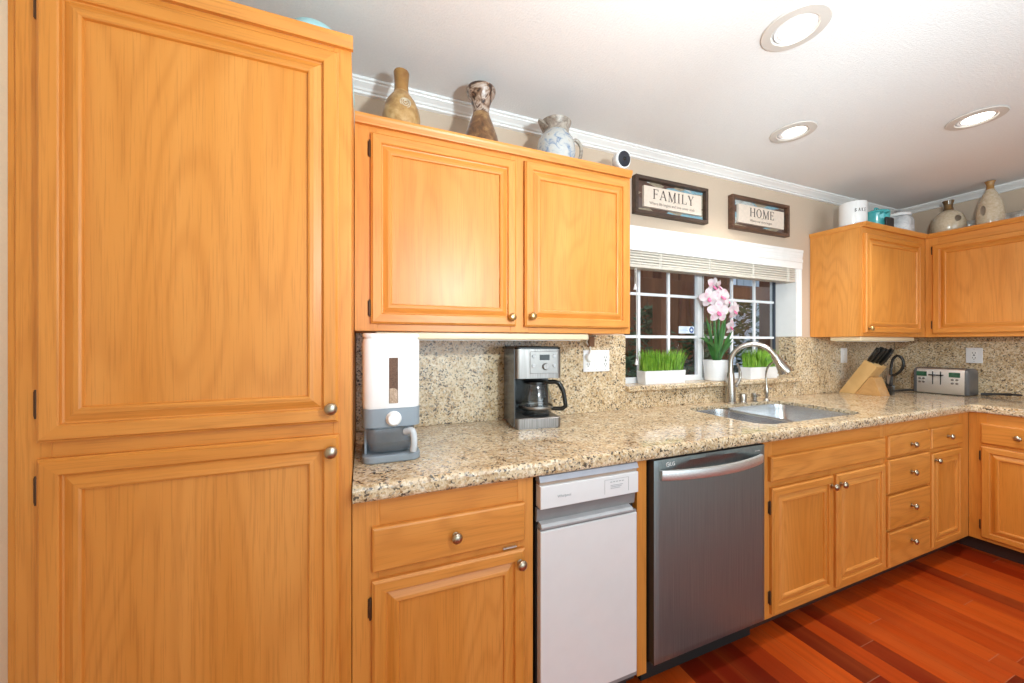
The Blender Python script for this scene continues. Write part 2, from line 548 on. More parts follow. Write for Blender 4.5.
def struct(bm, name, mats, label=None, parent=None, **kw):
    o = finish(bm, name, mats, parent, **kw)
    o['kind'] = 'structure'
    if label:
        o['label'] = label
    return o


def BM():
    return bmesh.new()


def box(bm, x0, x1, y0, y1, z0, z1, mi=0, bev=0.0, seg=1):
    vs = [bm.verts.new(p) for p in ((x0, y0, z0), (x1, y0, z0), (x1, y1, z0), (x0, y1, z0),
                                    (x0, y0, z1), (x1, y0, z1), (x1, y1, z1), (x0, y1, z1))]
    fs = [bm.faces.new([vs[i] for i in q]) for q in ((3, 2, 1, 0), (4, 5, 6, 7), (0, 1, 5, 4), (1, 2, 6, 5), (2, 3, 7, 6), (3, 0, 4, 7))]
    for f in fs:
        f.material_index = mi
    if bev > 0:
        es = list({e for f in fs for e in f.edges})
        r = bmesh.ops.bevel(bm, geom=es, offset=bev, segments=seg, profile=0.5, affect='EDGES', clamp_overlap=True)
        for f in r['faces']:
            f.material_index = mi
    return vs


def extrude_poly(bm, pts, vec, mi=0, cap=True):
    """closed polygon pts (3D) swept along vec"""
    vec = Vector(vec)
    a = [bm.verts.new(p) for p in pts]
    b = [bm.verts.new(Vector(p) + vec) for p in pts]
    n = len(a)
    fs = [bm.faces.new((a[i], a[(i + 1) % n], b[(i + 1) % n], b[i])) for i in range(n)]
    if cap:
        fs += [bm.faces.new(a[::-1]), bm.faces.new(b)]
    for f in fs:
        f.material_index = mi
    return fs


def lathe(bm, prof, c=(0, 0, 0), seg=32, mi=0, axis='z', sx=1.0, sy=1.0, a0=0.0, mats=None):
    """prof: (radius, height) list; radius 0 gives a pole"""
    c = Vector(c)

    def P(r, h, a):
        x, y = r * math.cos(a) * sx, r * math.sin(a) * sy
        if axis == 'z':
            return c + Vector((x, y, h))
        if axis == 'y':
            return c + Vector((x, h, y))
        return c + Vector((h, x, y))
    rings = []
    for r, h in prof:
        if r <= 1e-6:
            rings.append([bm.verts.new(P(0, h, 0))])
        else:
            rings.append([bm.verts.new(P(r, h, a0 + 2 * PI * k / seg)) for k in range(seg)])
    for j in range(len(rings) - 1):
        A, B = rings[j], rings[j + 1]
        for k in range(seg):
            k2 = (k + 1) % seg
            if len(A) == 1 and len(B) == 1:
                continue
            if len(A) == 1:
                f = bm.faces.new((A[0], B[k], B[k2]))
            elif len(B) == 1:
                f = bm.faces.new((A[k], A[k2], B[0]))
            else:
                f = bm.faces.new((A[k], A[k2], B[k2], B[k]))
            f.material_index = mats[j] if mats else mi
    return rings


def tube(bm, pts, rad, seg=10, mi=0, cap=True):
    pts = [Vector(p) for p in pts]
    rs = rad if isinstance(rad, (list, tuple)) else [rad] * len(pts)
    up = None
    rings = []
    for i, p in enumerate(pts):
        d = (pts[min(i + 1, len(pts) - 1)] - pts[max(i - 1, 0)]).normalized()
        if up is None:
            up = d.orthogonal().normalized()
        up = (up - d * up.dot(d))
        if up.length < 1e-6:
            up = d.orthogonal()
        up.normalize()
        s = d.cross(up)
        rings.append([bm.verts.new(p + (up * math.cos(2 * PI * k / seg) + s * math.sin(2 * PI * k / seg)) * rs[i]) for k in range(seg)])
    for A, B in zip(rings, rings[1:]):
        for k in range(seg):
            f = bm.faces.new((A[k], A[(k + 1) % seg], B[(k + 1) % seg], B[k]))
            f.material_index = mi
    if cap:
        bm.faces.new(rings[0][::-1]).material_index = mi
        bm.faces.new(rings[-1]).material_index = mi


def bez(pts, n=16):
    """Catmull-Rom through pts"""
    P = [Vector(p) for p in pts]
    P = [P[0] * 2 - P[1]] + P + [P[-1] * 2 - P[-2]]
    out = []
    for i in range(1, len(P) - 2):
        for k in range(n):
            t = k / n
            a, b, c, d = P[i - 1], P[i], P[i + 1], P[i + 2]
            out.append(0.5 * ((2 * b) + (c - a) * t + (2 * a - 5 * b + 4 * c - d) * t * t + (3 * b - a - 3 * c + d) * t ** 3))
    out.append(P[-2])
    return out


def rrect(w, d, r, n=6):
    """rounded rectangle outline centred on 0, in plan"""
    pts = []
    for cx, cy, a in ((w / 2 - r, d / 2 - r, 0), (-w / 2 + r, d / 2 - r, PI / 2), (-w / 2 + r, -d / 2 + r, PI), (w / 2 - r, -d / 2 + r, 1.5 * PI)):
        for k in range(n + 1):
            t = a + PI / 2 * k / n
            pts.append((cx + r * math.cos(t), cy + r * math.sin(t)))
    return pts


def loft(bm, rings, mi=0, cap0=True, cap1=True):
    R = [[bm.verts.new(p) for p in ring] for ring in rings]
    n = len(R[0])
    for A, B in zip(R, R[1:]):
        for k in range(n):
            bm.faces.new((A[k], A[(k + 1) % n], B[(k + 1) % n], B[k])).material_index = mi
    if cap0:
        bm.faces.new(R[0][::-1]).material_index = mi
    if cap1:
        bm.faces.new(R[-1]).material_index = mi


# a "face" maps (a along the run, z up, n out of the face) to world: back run faces -Y, side run faces -X
def back_face(yf):
    return lambda a, z, n: Vector((a, yf - n, z))


def side_face(xf):
    return lambda a, z, n: Vector((xf - n, a, z))


def fbox(bm, fm, a0, a1, z0, z1, n0, n1, mi=0, bev=0.0):
    p, q = fm(a0, z0, n0), fm(a1, z1, n1)
    box(bm, min(p.x, q.x), max(p.x, q.x), min(p.y, q.y), max(p.y, q.y), p.z, q.z, mi, bev)


PROFILE = [(0.0, -0.018), (0.0, -0.006), (0.003, -0.0042), (0.0065, 0.0), (0.033, 0.0), (0.0355, -0.0025), (0.0365, -0.0085), (0.040, -0.0095),
           (0.048, -0.0060), (0.057, -0.0018), (0.0655, -0.0008), (0.0695, -0.0028), (0.0715, -0.0092)]
SLAB = [(0.0, -0.018), (0.0, -0.006), (0.002, -0.003), (0.006, 0.0)]


def panel_ring(bm, fm, a0, a1, z0, z1, prof, n_base, mats=(0, 1, 2)):
    """door or drawer front: concentric rectangles following a profile; (stile, rail, centre) material slots"""
    rings = []
    a0, a1 = min(a0, a1), max(a0, a1)
    for o, n in prof:
        rings.append([bm.verts.new(fm(a, z, n_base + n)) for a, z in ((a0 + o, z0 + o), (a1 - o, z0 + o), (a1 - o, z1 - o), (a0 + o, z1 - o))])
    for A, B in zip(rings, rings[1:]):
        for k in range(4):
            f = bm.faces.new((A[k], A[(k + 1) % 4], B[(k + 1) % 4], B[k]))
            f.material_index = mats[1] if k in (0, 2) else mats[0]
    bm.faces.new(rings[-1]).material_index = mats[2]
    bm.faces.new(rings[0][::-1]).material_index = mats[0]


def knob(parent, fm, a, z, n0, mat=KNOB_M, r=0.0155):
    bm = BM()
    prof = [(0.0, 0), (0.009, 0), (0.0095, 0.002), (0.006, 0.004), (0.0055, 0.012), (0.008, 0.015), (r, 0.018), (r * 1.02, 0.022), (r * 0.85, 0.0265), (r * 0.45, 0.029), (0, 0.0298)]
    lathe(bm, prof, seg=20)
    d = fm(a, z, n0 + 1) - fm(a, z, n0)
    m = Matrix.Translation(fm(a, z, n0)) @ d.to_track_quat('Z', 'Y').to_matrix().to_4x4()
    bm.transform(m)
    return finish(bm, 'knob', mat, parent, smooth=True)


def hinge(parent, fm, a, z, n0, side):
    """bronze barrel hinge at the door's edge; side is -1 or +1 along a, away from the door"""
    bm = BM()
    a1, a2 = sorted((a, a + side * 0.010))
    fbox(bm, fm, a1, a2, z - 0.026, z + 0.026, n0, n0 + 0.003, 0, 0.001)
    p = fm(a + side * 0.0035, z - 0.030, n0 + 0.0055)
    lathe(bm, [(0, 0), (0.0026, 0), (0.0036, 0.006), (0.0036, 0.054), (0.0026, 0.06), (0, 0.06)], p, 12)
    return finish(bm, 'hinge', HINGE_M, parent, smooth=True)


def door(parent, fm, a0, a1, z0, z1, nb=0.018, knob_at=None, hinges=(), side=0, kmat=KNOB_M):
    bm = BM()
    panel_ring(bm, fm, a0, a1, z0, z1, PROFILE, nb)
    d = finish(bm, 'door', [OAK_V, OAK_H, OAK_P], parent)
    if knob_at:
        knob(d, fm, knob_at[0], knob_at[1], nb, kmat)
    edge = (min(a0, a1) if side < 0 else max(a0, a1))
    for z in hinges:
        hinge(d, fm, edge + side * 0.0005, z, 0.0, side)
    return d


def drawer(parent, fm, a0, a1, z0, z1, nb=0.018, knob_at=None, name='drawer'):
    bm = BM()
    panel_ring(bm, fm, a0, a1, z0, z1, SLAB, nb, (0, 1, 2))
    d = finish(bm, name, [OAK_V, OAK_H, OAK_D], parent)
    if knob_at:
        knob(d, fm, knob_at[0], knob_at[1], nb)
    return d


def carcass(parent, fm, a0, a1, z0, z1, n_back, sides=(True, True), top=True, mid=(), mat=None):
    """open box behind a face frame"""
    bm = BM()
    lo, hi = min(a0, a1), max(a0, a1)
    t = 0.012
    nf = -0.019
    if sides[0]:
        fbox(bm, fm, lo, lo + t, z0, z1, n_back, nf)
    if sides[1]:
        fbox(bm, fm, hi - t, hi, z0, z1, n_back, nf)
    fbox(bm, fm, lo + t, hi - t, z0, z0 + t, n_back, nf)
    if top:
        fbox(bm, fm, lo + t, hi - t, z1 - t, z1, n_back, nf)
    fbox(bm, fm, lo + t, hi - t, z0 + t, z1 - t, n_back, n_back + 0.006)
    return finish(bm, 'carcass', mat or OAK_V, parent)


def face_frame(parent, fm, stiles, rails):
    bm = BM()
    for a0, a1, z0, z1 in stiles:
        fbox(bm, fm, a0, a1, z0, z1, -0.019, 0, 0, 0.0008)
    for a0, a1, z0, z1 in rails:
        fbox(bm, fm, a0, a1, z0, z1, -0.019, -0.0004, 1, 0.0008)
    return finish(bm, 'face_frame', [OAK_V, OAK_H], parent)


def text_mesh(body, size, mat, name, parent, mtx, depth=0.001, spacing=1.0):
    c = bpy.data.curves.new(name, 'FONT')
    c.body = body
    c.size = size
    c.extrude = depth
    c.align_x = 'CENTER'
    c.align_y = 'CENTER'
    c.space_character = spacing
    t = bpy.data.objects.new('tmp', c)
    COL.objects.link(t)
    dg = bpy.context.evaluated_depsgraph_get()
    dg.update()
    me = bpy.data.meshes.new_from_object(t.evaluated_get(dg))
    bpy.data.objects.remove(t)
    bpy.data.curves.remove(c)
    bm = BM()
    bm.from_mesh(me)
    bpy.data.meshes.remove(me)
    bm.transform(mtx)
    return finish(bm, name, mat, parent)


FACE_BACK = Matrix(((1, 0, 0, 0), (0, 0, -1, 0), (0, 1, 0, 0), (0, 0, 0, 1)))   # text plane facing -Y
FACE_SIDE = Matrix(((0, 0, -1, 0), (-1, 0, 0, 0), (0, 1, 0, 0), (0, 0, 0, 1)))  # text plane facing -X


def at(m, p):
    return Matrix.Translation(p) @ m


# ------------------------------------------------------------------ the room
XL, XR, YW, YS, ZC = -0.668, 4.18, 1.715, 1.70, 2.392     # left wall, right wall, back wall, splash face, ceiling
YB = -3.2
OX0, OX1, OZ0, OZ1 = 1.375, 2.880, 1.045, 1.865            # window opening

bm = BM(); box(bm, XL - 0.1, XR + 0.1, -0.75, YW + 0.05, -0.06, 0.0)
struct(bm, 'floor', FLOOR_M, 'dark red cherry plank floor')
bm = BM(); box(bm, XL - 0.1, XR + 0.1, YB, -0.752, -0.06, 0.0)  # unseen pale floor, added to take the pink out of the bounce
struct(bm, 'floor_2', ceiling_mat('pale_bounce_floor', (0.62, 0.62, 0.60), 20, 0.05), 'unseen pale floor added behind the camera to neutralise bounced light')
bm = BM(); box(bm, XL - 0.1, XR + 0.1, YB, YW + 0.17, ZC, ZC + 0.08)
struct(bm, 'ceiling', CEIL_M, 'white textured ceiling')
bm = BM()
box(bm, XL - 0.1, OX0, YW, YW + 0.17, 0, ZC)
box(bm, OX1, XR + 0.1, YW, YW + 0.17, 0, ZC)
box(bm, OX0, OX1, YW, YW + 0.17, 0, OZ0 - 0.03)
box(bm, OX0, OX1, YW, YW + 0.17, OZ1, ZC)
struct(bm, 'wall_back', WALL_M, 'beige kitchen wall around the window')
bm = BM(); box(bm, XR, XR + 0.1, YB, YW, 0, ZC)
struct(bm, 'wall_right', WALL_M, 'beige wall behind the toaster')
bm = BM(); box(bm, XL - 0.1, XL, YB, YW, 0, ZC)
struct(bm, 'wall_left', CREAM_M, 'cream wall beside the tall pantry')
bm = BM()
box(bm, XL, -0.3, YB - 0.1, YB, 0, ZC)
box(bm, 3.1, XR, YB - 0.1, YB, 0, ZC)
box(bm, -0.3, 3.1, YB - 0.1, YB, 2.35, ZC)
box(bm, -0.3, 3.1, YB - 0.1, YB, 0, 0.35)
struct(bm, 'wall_front', WALL_M, 'wall behind the camera with a wide opening')


def crown_profile(p, q):
    """p: outward distance from the wall, q: drop below the ceiling"""
    return [(0, 0), (0.060, 0), (0.060, -0.009), (0.052, -0.012), (0.050, -0.016), (0.040, -0.022), (0.030, -0.028), (0.025, -0.034), (0.017, -0.036), (0.015, -0.044), (0, -0.046)]


pr = crown_profile(0, 0)
bm = BM()
a = [bm.verts.new((XL, YW - p, ZC + q)) for p, q in pr]
b = [bm.verts.new((XR - p, YW - p, ZC + q)) for p, q in pr]
for k in range(len(pr)):
    k2 = (k + 1) % len(pr)
    bm.faces.new((a[k], a[k2], b[k2], b[k]))
bm.faces.new(a); bm.faces.new(b)
struct(bm, 'trim_1', TRIM_M, 'white crown moulding along the back wall')
bm = BM()
a = [bm.verts.new((XR - p, YW - p, ZC + q)) for p, q in pr]
b = [bm.verts.new((XR - p, YB, ZC + q)) for p, q in pr]
for k in range(len(pr)):
    k2 = (k + 1) % len(pr)
    bm.faces.new((a[k], a[k2], b[k2], b[k]))
bm.faces.new(a); bm.faces.new(b)
struct(bm, 'trim_2', TRIM_M, 'white crown moulding along the right wall')

# window casing: head board with reeded steps, right-hand leg, white reveals
bm = BM()
hp = [(0.0, 1.817), (0.022, 1.817), (0.022, 1.862), (0.026, 1.866), (0.026, 1.884), (0.022, 1.888), (0.024, 1.908), (0.026, 1.914), (0.026, 1.930), (0.029, 1.936), (0.029, 1.952), (0, 1.952)]
extrude_poly(bm, [(1.32, YW - p, z) for p, z in hp], (2.930 - 1.32, 0, 0))
struct(bm, 'trim_3', TRIM_M, 'white head casing above the window')
bm = BM()
box(bm, OX1, 2.936, YW - 0.016, YW, 1.336, 1.817, 0, 0.002)
box(bm, OX1 - 0.008, OX1, YW - 0.016, YW + 0.17, 1.336, 1.817, 0)
for x in (2.893, 2.908, 2.922):
    box(bm, x, x + 0.004, YW - 0.019, YW - 0.016, 1.34, 1.822)
struct(bm, 'trim_4', TRIM_M, 'white right-hand window casing and reveal')

# window: vinyl slider with white grilles
YG = 1.83
bm = BM()
box(bm, OX0, OX1 - 0.008, YG - 0.010, YG + 0.045, OZ0, OZ0 + 0.014)
box(bm, OX0, OX1 - 0.008, YG - 0.010, YG + 0.045, OZ1 - 0.02, OZ1)
box(bm, OX0, OX0 + 0.018, YG - 0.010, YG + 0.045, OZ0 + 0.014, OZ1 - 0.02)
win = struct(bm, 'window_1', VINYL, 'white slider window above the sink')
bm = BM()
box(bm, OX1 - 0.018, OX1 - 0.0085, YG + 0.012, YG + 0.030, OZ0 + 0.014, OZ1 - 0.02)
finish(bm, 'dark_jamb', plain('jamb_dark_gasket', (0.05, 0.06, 0.08), 0.5), win)


def sash(x0, x1, y, name, muntins_x, zs, stile_l, stile_r, bot):
    bm = BM()
    box(bm, x0, x0 + stile_l, y - 0.012, y + 0.012, OZ0 + 0.014, OZ1 - 0.02)
    if stile_r > 0.002:
        box(bm, x1 - stile_r, x1, y - 0.012, y + 0.012, OZ0 + 0.014, OZ1 - 0.02)
    box(bm, x0 + stile_l, x1 - stile_r, y - 0.012, y + 0.012, OZ0 + 0.014, OZ0 + 0.014 + bot)
    box(bm, x0 + stile_l, x1 - stile_r, y - 0.012, y + 0.012, OZ1 - 0.05, OZ1 - 0.02)
    s = finish(bm, name, VINYL, win)
    bm = BM()
    for x in muntins_x:
        box(bm, x - 0.0085, x + 0.0085, y - 0.006, y + 0.006, OZ0 + 0.014 + bot, OZ1 - 0.05)
    xs = [x0 + stile_l] + [v for x in muntins_x for v in (x - 0.0085, x + 0.0085)] + [x1 - stile_r]
    for z in zs:
        for k in range(0, len(xs), 2):
            box(bm, xs[k], xs[k + 1], y - 0.006, y + 0.006, z - 0.0085, z + 0.0085)
    finish(bm, 'muntins', VINYL, s)
    bm = BM()
    box(bm, x0 + stile_l, x1 - stile_r, y + 0.006, y + 0.009, OZ0 + 0.014 + bot, OZ1 - 0.05)
    finish(bm, 'pane', GLASS, s)
    return s


s1 = sash(OX0 + 0.018, 2.098, YG + 0.002, 'sash', (1.580, 1.818), (1.328, 1.591), 0.0, 0.040, 0.020)
s2 = sash(2.100, OX1 - 0.018, YG + 0.024, 'sash', (2.420, 2.652), (1.328, 1.591), 0.040, 0.001, 0.016)
bm = BM(); box(bm, 2.098, 2.108, YG - 0.010, YG + 0.014, OZ0 + 0.014, OZ1 - 0.02)
finish(bm, 'meeting_stile', VINYL_G, win)
# security sticker on the left pane
st = thing('window_sticker', 'white and blue security sticker on the window glass', 'sticker', (1.975, YG - 0.002, 1.38))
bm = BM(); box(bm, 1.912, 2.045, YG + 0.0055, YG + 0.0080, 1.352, 1.398)
finish(bm, 'backing', STICKER, st)
bm = BM(); lathe(bm, [(0.010, 0), (0.019, 0), (0.019, 0.0012), (0.010, 0.0012), (0.010, 0)], (2.020, YG + 0.0042, 1.375), 20, axis='y')
finish(bm, 'emblem', STICK_B, st)
bm = BM()
for k, (w, z) in enumerate(((0.066, 1.388), (0.060, 1.379), (0.070, 1.370), (0.055, 1.361))):
    box(bm, 1.918, 1.918 + w, YG + 0.0046, YG + 0.0054, z - 0.0018, z + 0.0018)
finish(bm, 'print_lines', plain('sticker_print', (0.30, 0.42, 0.62), 0.5), st)

# ------------------------------------------------------------------ outside the window
bm = BM(); box(bm, -2, 7, YW + 0.18, 6, -0.1, 0.0)
struct(bm, 'patio_ground', PATIO_M)
fe = thing('garden_fence', 'reddish brown board fence outside the window', 'fence', (2.5, 4.3, 0))
bm = BM()
x = -1.5
random.seed(4)
while x < 5.6:
    box(bm, x, x + 0.135, 4.28 + random.uniform(-.006, .006), 4.30, 0.02, 2.45 + random.uniform(-.01, .01))
    x += 0.142
finish(bm, 'boards', FENCE_M, fe)
bm = BM(); box(bm, -1.5, 5.2, 4.30, 4.34, 0.4, 0.49); box(bm, -1.5, 5.2, 4.30, 4.34, 1.9, 1.99)
finish(bm, 'rails', POST_M, fe)
for x, lab in ((2.79, 'brown timber patio post outside the left window pane'), (4.42, 'brown timber patio post outside the right window pane')):
    bm = BM(); box(bm, x, x + 0.13, 2.9, 3.03, 0, 2.6, 0, 0.006)
    tag(finish(bm, 'patio_post', POST_M, loc=(x + 0.065, 2.96, 0)), lab, 'post', 'timber patio posts')
bm = BM(); box(bm, -1.5, 7, 2.88, 2.899, 1.78, 1.93, 0, 0.004)
tag(finish(bm, 'patio_beam', POST_M, loc=(2.5, 2.89, 1.78)), 'brown timber beam across the patio posts outside the window', 'beam')
bm = BM()  # pale boards added in place of the bluish haze in the right panes
for k in range(8):
    box(bm, 5.62 + k * 0.15, 5.76 + k * 0.15, 4.20, 4.23, 0.0, 2.45, 0, 0.004)
box(bm, 5.62, 6.81, 4.23, 4.26, 0.3, 0.4); box(bm, 5.62, 6.81, 4.23, 4.26, 1.8, 1.9)
tag(finish(bm, 'haze_backdrop', BACKDROP_M, loc=(6.2, 4.22, 0.0)), 'made-up pale blue-grey gate outside the right end of the window', 'backdrop')


def shrub(x, y, h, r, label, seed, n=420):
    rnd = random.Random(seed)
    root = thing('garden_shrub', label, 'shrub', (x, y, 0), 'shrubs outside the window')
    bm = BM()
    for k in range(n):
        t = rnd.random()
        rr = r * (0.35 + 0.65 * math.sin(PI * min(0.98, 0.15 + 0.8 * t))) * math.sqrt(rnd.random())
        a = rnd.random() * 2 * PI
        c = Vector((x + rr * math.cos(a), y + rr * math.sin(a), h * (0.12 + 0.88 * t)))
        d = Vector((rnd.uniform(-1, 1), rnd.uniform(-1, 1), rnd.uniform(-.4, 1))).normalized()
        s = d.orthogonal().normalized()
        ln, w = rnd.uniform(.05, .11), rnd.uniform(.016, .034)
        vs = [bm.verts.new(c - d * ln), bm.verts.new(c + s * w), bm.verts.new(c + d * ln), bm.verts.new(c - s * w)]
        bm.faces.new(vs)
    tag(finish(bm, 'foliage', SHRUB_M, root), kind='stuff')
    bm = BM()
    for k in range(4):
        a = rnd.random() * 2 * PI
        tube(bm, [(x, y, 0), (x + r * .2 * math.cos(a), y + r * .2 * math.sin(a), h * .5), (x + r * .5 * math.cos(a), y + r * .5 * math.sin(a), h * .9)], [.018, .012, .005], 6)
    finish(bm, 'stems', POST_M, root)


shrub(3.42, 3.75, 1.75, 0.36, 'dark shrub against the fence behind the window sticker', 1, 620)
shrub(4.28, 3.70, 1.55, 0.34, 'leafy shrub outside the window behind the orchid', 2, 620)
shrub(5.02, 3.55, 2.05, 0.32, 'tall shrub outside the rightmost window panes', 3, 700)
shrub(2.55, 3.35, 1.15, 0.36, 'low shrub outside behind the left grass trough', 5, 520)


# ------------------------------------------------------------------ cabinets
YF = 1.08                    # base face frame
XB = 3.494                   # side-run base face frame
YU = 1.406                   # wall cabinet face frame
XU = 3.861                   # side-run wall cabinet face frame
BF, SF, UF, RF = back_face(YF), side_face(XB), back_face(YU), side_face(XU)
ZB, ZT = 0.092, 0.8655        # base box
UZ0, UZ1 = 1.332, 2.084      # wall box

# tall pantry
pa = thing('pantry_cabinet', 'tall oak pantry cabinet with two stacked doors at the left wall', 'cabinet', (-0.34, 1.39, 0))
carcass(pa, BF, -0.655, -0.026, ZB, 2.066, -(YW - 0.004 - YF))
face_frame(pa, BF, [(-0.655, -0.601, ZB, 2.066), (-0.070, -0.026, ZB, 2.066)],
           [(-0.601, -0.070, 2.02, 2.066), (-0.601, -0.070, 1.03, 1.10), (-0.601, -0.070, ZB, 0.155)])
bm = BM(); box(bm, -0.6675, -0.6555, YF + 0.004, YF + 0.024, 0.0, 2.066); finish(bm, 'filler_strip', OAK_V, pa)
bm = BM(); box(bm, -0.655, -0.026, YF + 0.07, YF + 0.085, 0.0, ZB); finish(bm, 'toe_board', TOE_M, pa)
door(pa, BF, -0.617, -0.057, 1.084, 2.046, knob_at=(-0.0735, 1.122), hinges=(1.163, 1.985), side=-1)
door(pa, BF, -0.617, -0.056, 0.128, 1.050, knob_at=(-0.0735, 1.012), hinges=(0.985, 0.20), side=-1)
TRIMP = [(0, 0), (0.012, 0), (0.013, 0.004), (0.019, 0.016), (0.021, 0.022), (0.021, 0.030), (0, 0.030)]
bm = BM(); extrude_poly(bm, [(-0.667, YF - n * 0.9, 2.0652 + z * 1.0) for n, z in TRIMP], (0.667 - 0.022, 0, 0)); finish(bm, 'top_trim', OAK_H, pa)

# wall cabinet left of the window
uc = thing('wall_cabinet', 'oak two-door wall cabinet between the pantry and the window', 'cabinet', (0.57, 1.56, UZ0))
UX0, UX1 = -0.024, 1.163
carcass(uc, UF, UX0, UX1, UZ0, 2.055, -(YW - 0.004 - YU))
face_frame(uc, UF, [(UX0, 0.050, UZ0, 2.055), (0.560, 0.640, UZ0, 2.055), (1.113, UX1, UZ0, 2.055)],
           [(0.050, 0.560, UZ0, 1.372), (0.640, 1.113, UZ0, 1.372), (0.050, 0.560, 2.005, 2.055), (0.640, 1.113, 2.005, 2.055)])
door(uc, UF, 0.029, 0.580, 1.358, 2.030, knob_at=(0.556, 1.392), hinges=(1.975, 1.412), side=-1, kmat=KNOB_W)
door(uc, UF, 0.617, 1.140, 1.356, 2.035, nb=0.026, knob_at=(0.642, 1.398), kmat=KNOB_W)
bm = BM(); extrude_poly(bm, [(UX0 + 0.001, YU - n * 1.2, 2.0545 + z) for n, z in TRIMP], (UX1 - UX0 - 0.006, 0, 0))
finish(bm, 'top_trim', OAK_H, uc)

# wall cabinet right of the window
rc = thing('wall_cabinet', 'oak single-door wall cabinet right of the window under the white canister', 'cabinet', (3.45, 1.56, UZ0))
RX0 = 3.050
carcass(rc, UF, RX0, XR - 0.002, UZ0, 2.055, -(YW - 0.004 - YU))
face_frame(rc, UF, [(RX0, 3.092, UZ0, 2.055), (3.755, XU, UZ0, 2.055)], [(3.092, 3.755, UZ0, 1.375), (3.092, 3.755, 2.00, 2.055)])
door(rc, UF, 3.066, 3.782, 1.358, 2.014, knob_at=(3.088, 1.385), kmat=KNOB_W)
bm = BM()
extrude_poly(bm, [(RX0 - 0.006, YU - n * 1.2, 2.0545 + z) for n, z in TRIMP], (XU - 0.026 - RX0 + 0.006, 0, 0))
extrude_poly(bm, [(RX0 - n * 0.5, YU - 0.0, 2.0545 + z) for n, z in TRIMP], (0, YW - 0.004 - YU, 0))
finish(bm, 'top_trim', OAK_H, rc)

# wall cabinet on the right wall
rw = thing('wall_cabinet', 'oak wall cabinet on the right wall under the stoneware jugs', 'cabinet', (4.02, 1.10, UZ0))
carcass(rw, RF, 0.80, YU - 0.001, UZ0, 2.055, -(XR - 0.004 - XU))
face_frame(rw, RF, [(YU - 0.068, YU - 0.001, UZ0, 2.055), (0.80, 0.86, UZ0, 2.055)], [(0.86, YU - 0.068, UZ0, 1.375), (0.86, YU - 0.068, 1.985, 2.055)])
door(rw, RF, 1.364, 0.835, 1.358, 2.000, knob_at=(0.862, 1.395), hinges=(1.962, 1.421), side=1, kmat=KNOB_W)
bm = BM(); extrude_poly(bm, [(XU - n * 1.2, YU - 0.001, 2.0545 + z) for n, z in TRIMP], (0, -(YU - 0.80 - 0.001), 0)); finish(bm, 'top_trim', OAK_H, rw)

# base cabinet beside the pantry
b1 = thing('base_cabinet', 'oak base cabinet with one drawer and one door beside the pantry', 'cabinet', (0.25, 1.39, 0))
carcass(b1, BF, -0.024, 0.508, ZB, ZT, -(YW - 0.004 - YF))
face_frame(b1, BF, [(-0.024, 0.045, ZB, ZT), (0.455, 0.508, ZB, ZT)], [(0.045, 0.455, 0.78, ZT), (0.045, 0.455, 0.635, 0.69), (0.045, 0.455, ZB, 0.14)])
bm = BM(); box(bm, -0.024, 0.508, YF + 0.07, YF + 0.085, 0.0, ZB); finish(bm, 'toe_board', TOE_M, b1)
drawer(b1, BF, 0.025, 0.474, 0.670, 0.790, knob_at=(0.252, 0.731))
door(b1, BF, 0.025, 0.474, 0.118, 0.646, knob_at=(0.455, 0.608), hinges=(0.570, 0.19), side=-1)
bm = BM(); fbox(bm, BF, 0.405, 0.450, 0.650, 0.654, 0.001, 0.006); finish(bm, 'catch_plate', HANDLE_S, b1)

# filler between compactor and dishwasher
bm = BM(); box(bm, 0.925, 0.968, YF, 1.66, 0.078, ZT, 0, 0.001)
tag(finish(bm, 'filler_panel', OAK_V, loc=(0.946, 1.37, 0.078)), 'narrow upright oak panel between the white compactor and the dishwasher', 'panel')

# sink cabinet
b2 = thing('base_cabinet', 'oak sink cabinet with a wide false front and two doors', 'cabinet', (2.07, 1.39, 0))
SX0, SX1 = 1.600, 2.538
carcass(b2, BF, SX0, SX1, ZB, ZT, -(YW - 0.004 - YF), top=False)
face_frame(b2, BF, [(SX0, 1.660, ZB, ZT), (2.062, 2.118, ZB, 0.69), (2.505, SX1, ZB, ZT)],
           [(1.660, 2.505, 0.78, ZT), (1.660, 2.062, 0.645, 0.70), (2.118, 2.505, 0.645, 0.70), (1.660, 2.062, ZB, 0.135), (2.118, 2.505, ZB, 0.135)])
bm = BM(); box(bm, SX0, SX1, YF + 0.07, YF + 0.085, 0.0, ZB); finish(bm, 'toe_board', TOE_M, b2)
drawer(b2, BF, 1.632, 2.522, 0.690, 0.796, name='false_front')
door(b2, BF, 1.642, 2.076, 0.114, 0.660, knob_at=(2.056, 0.615), hinges=(0.575, 0.185), side=-1)
door(b2, BF, 2.104, 2.524, 0.116, 0.660, knob_at=(2.126, 0.615))

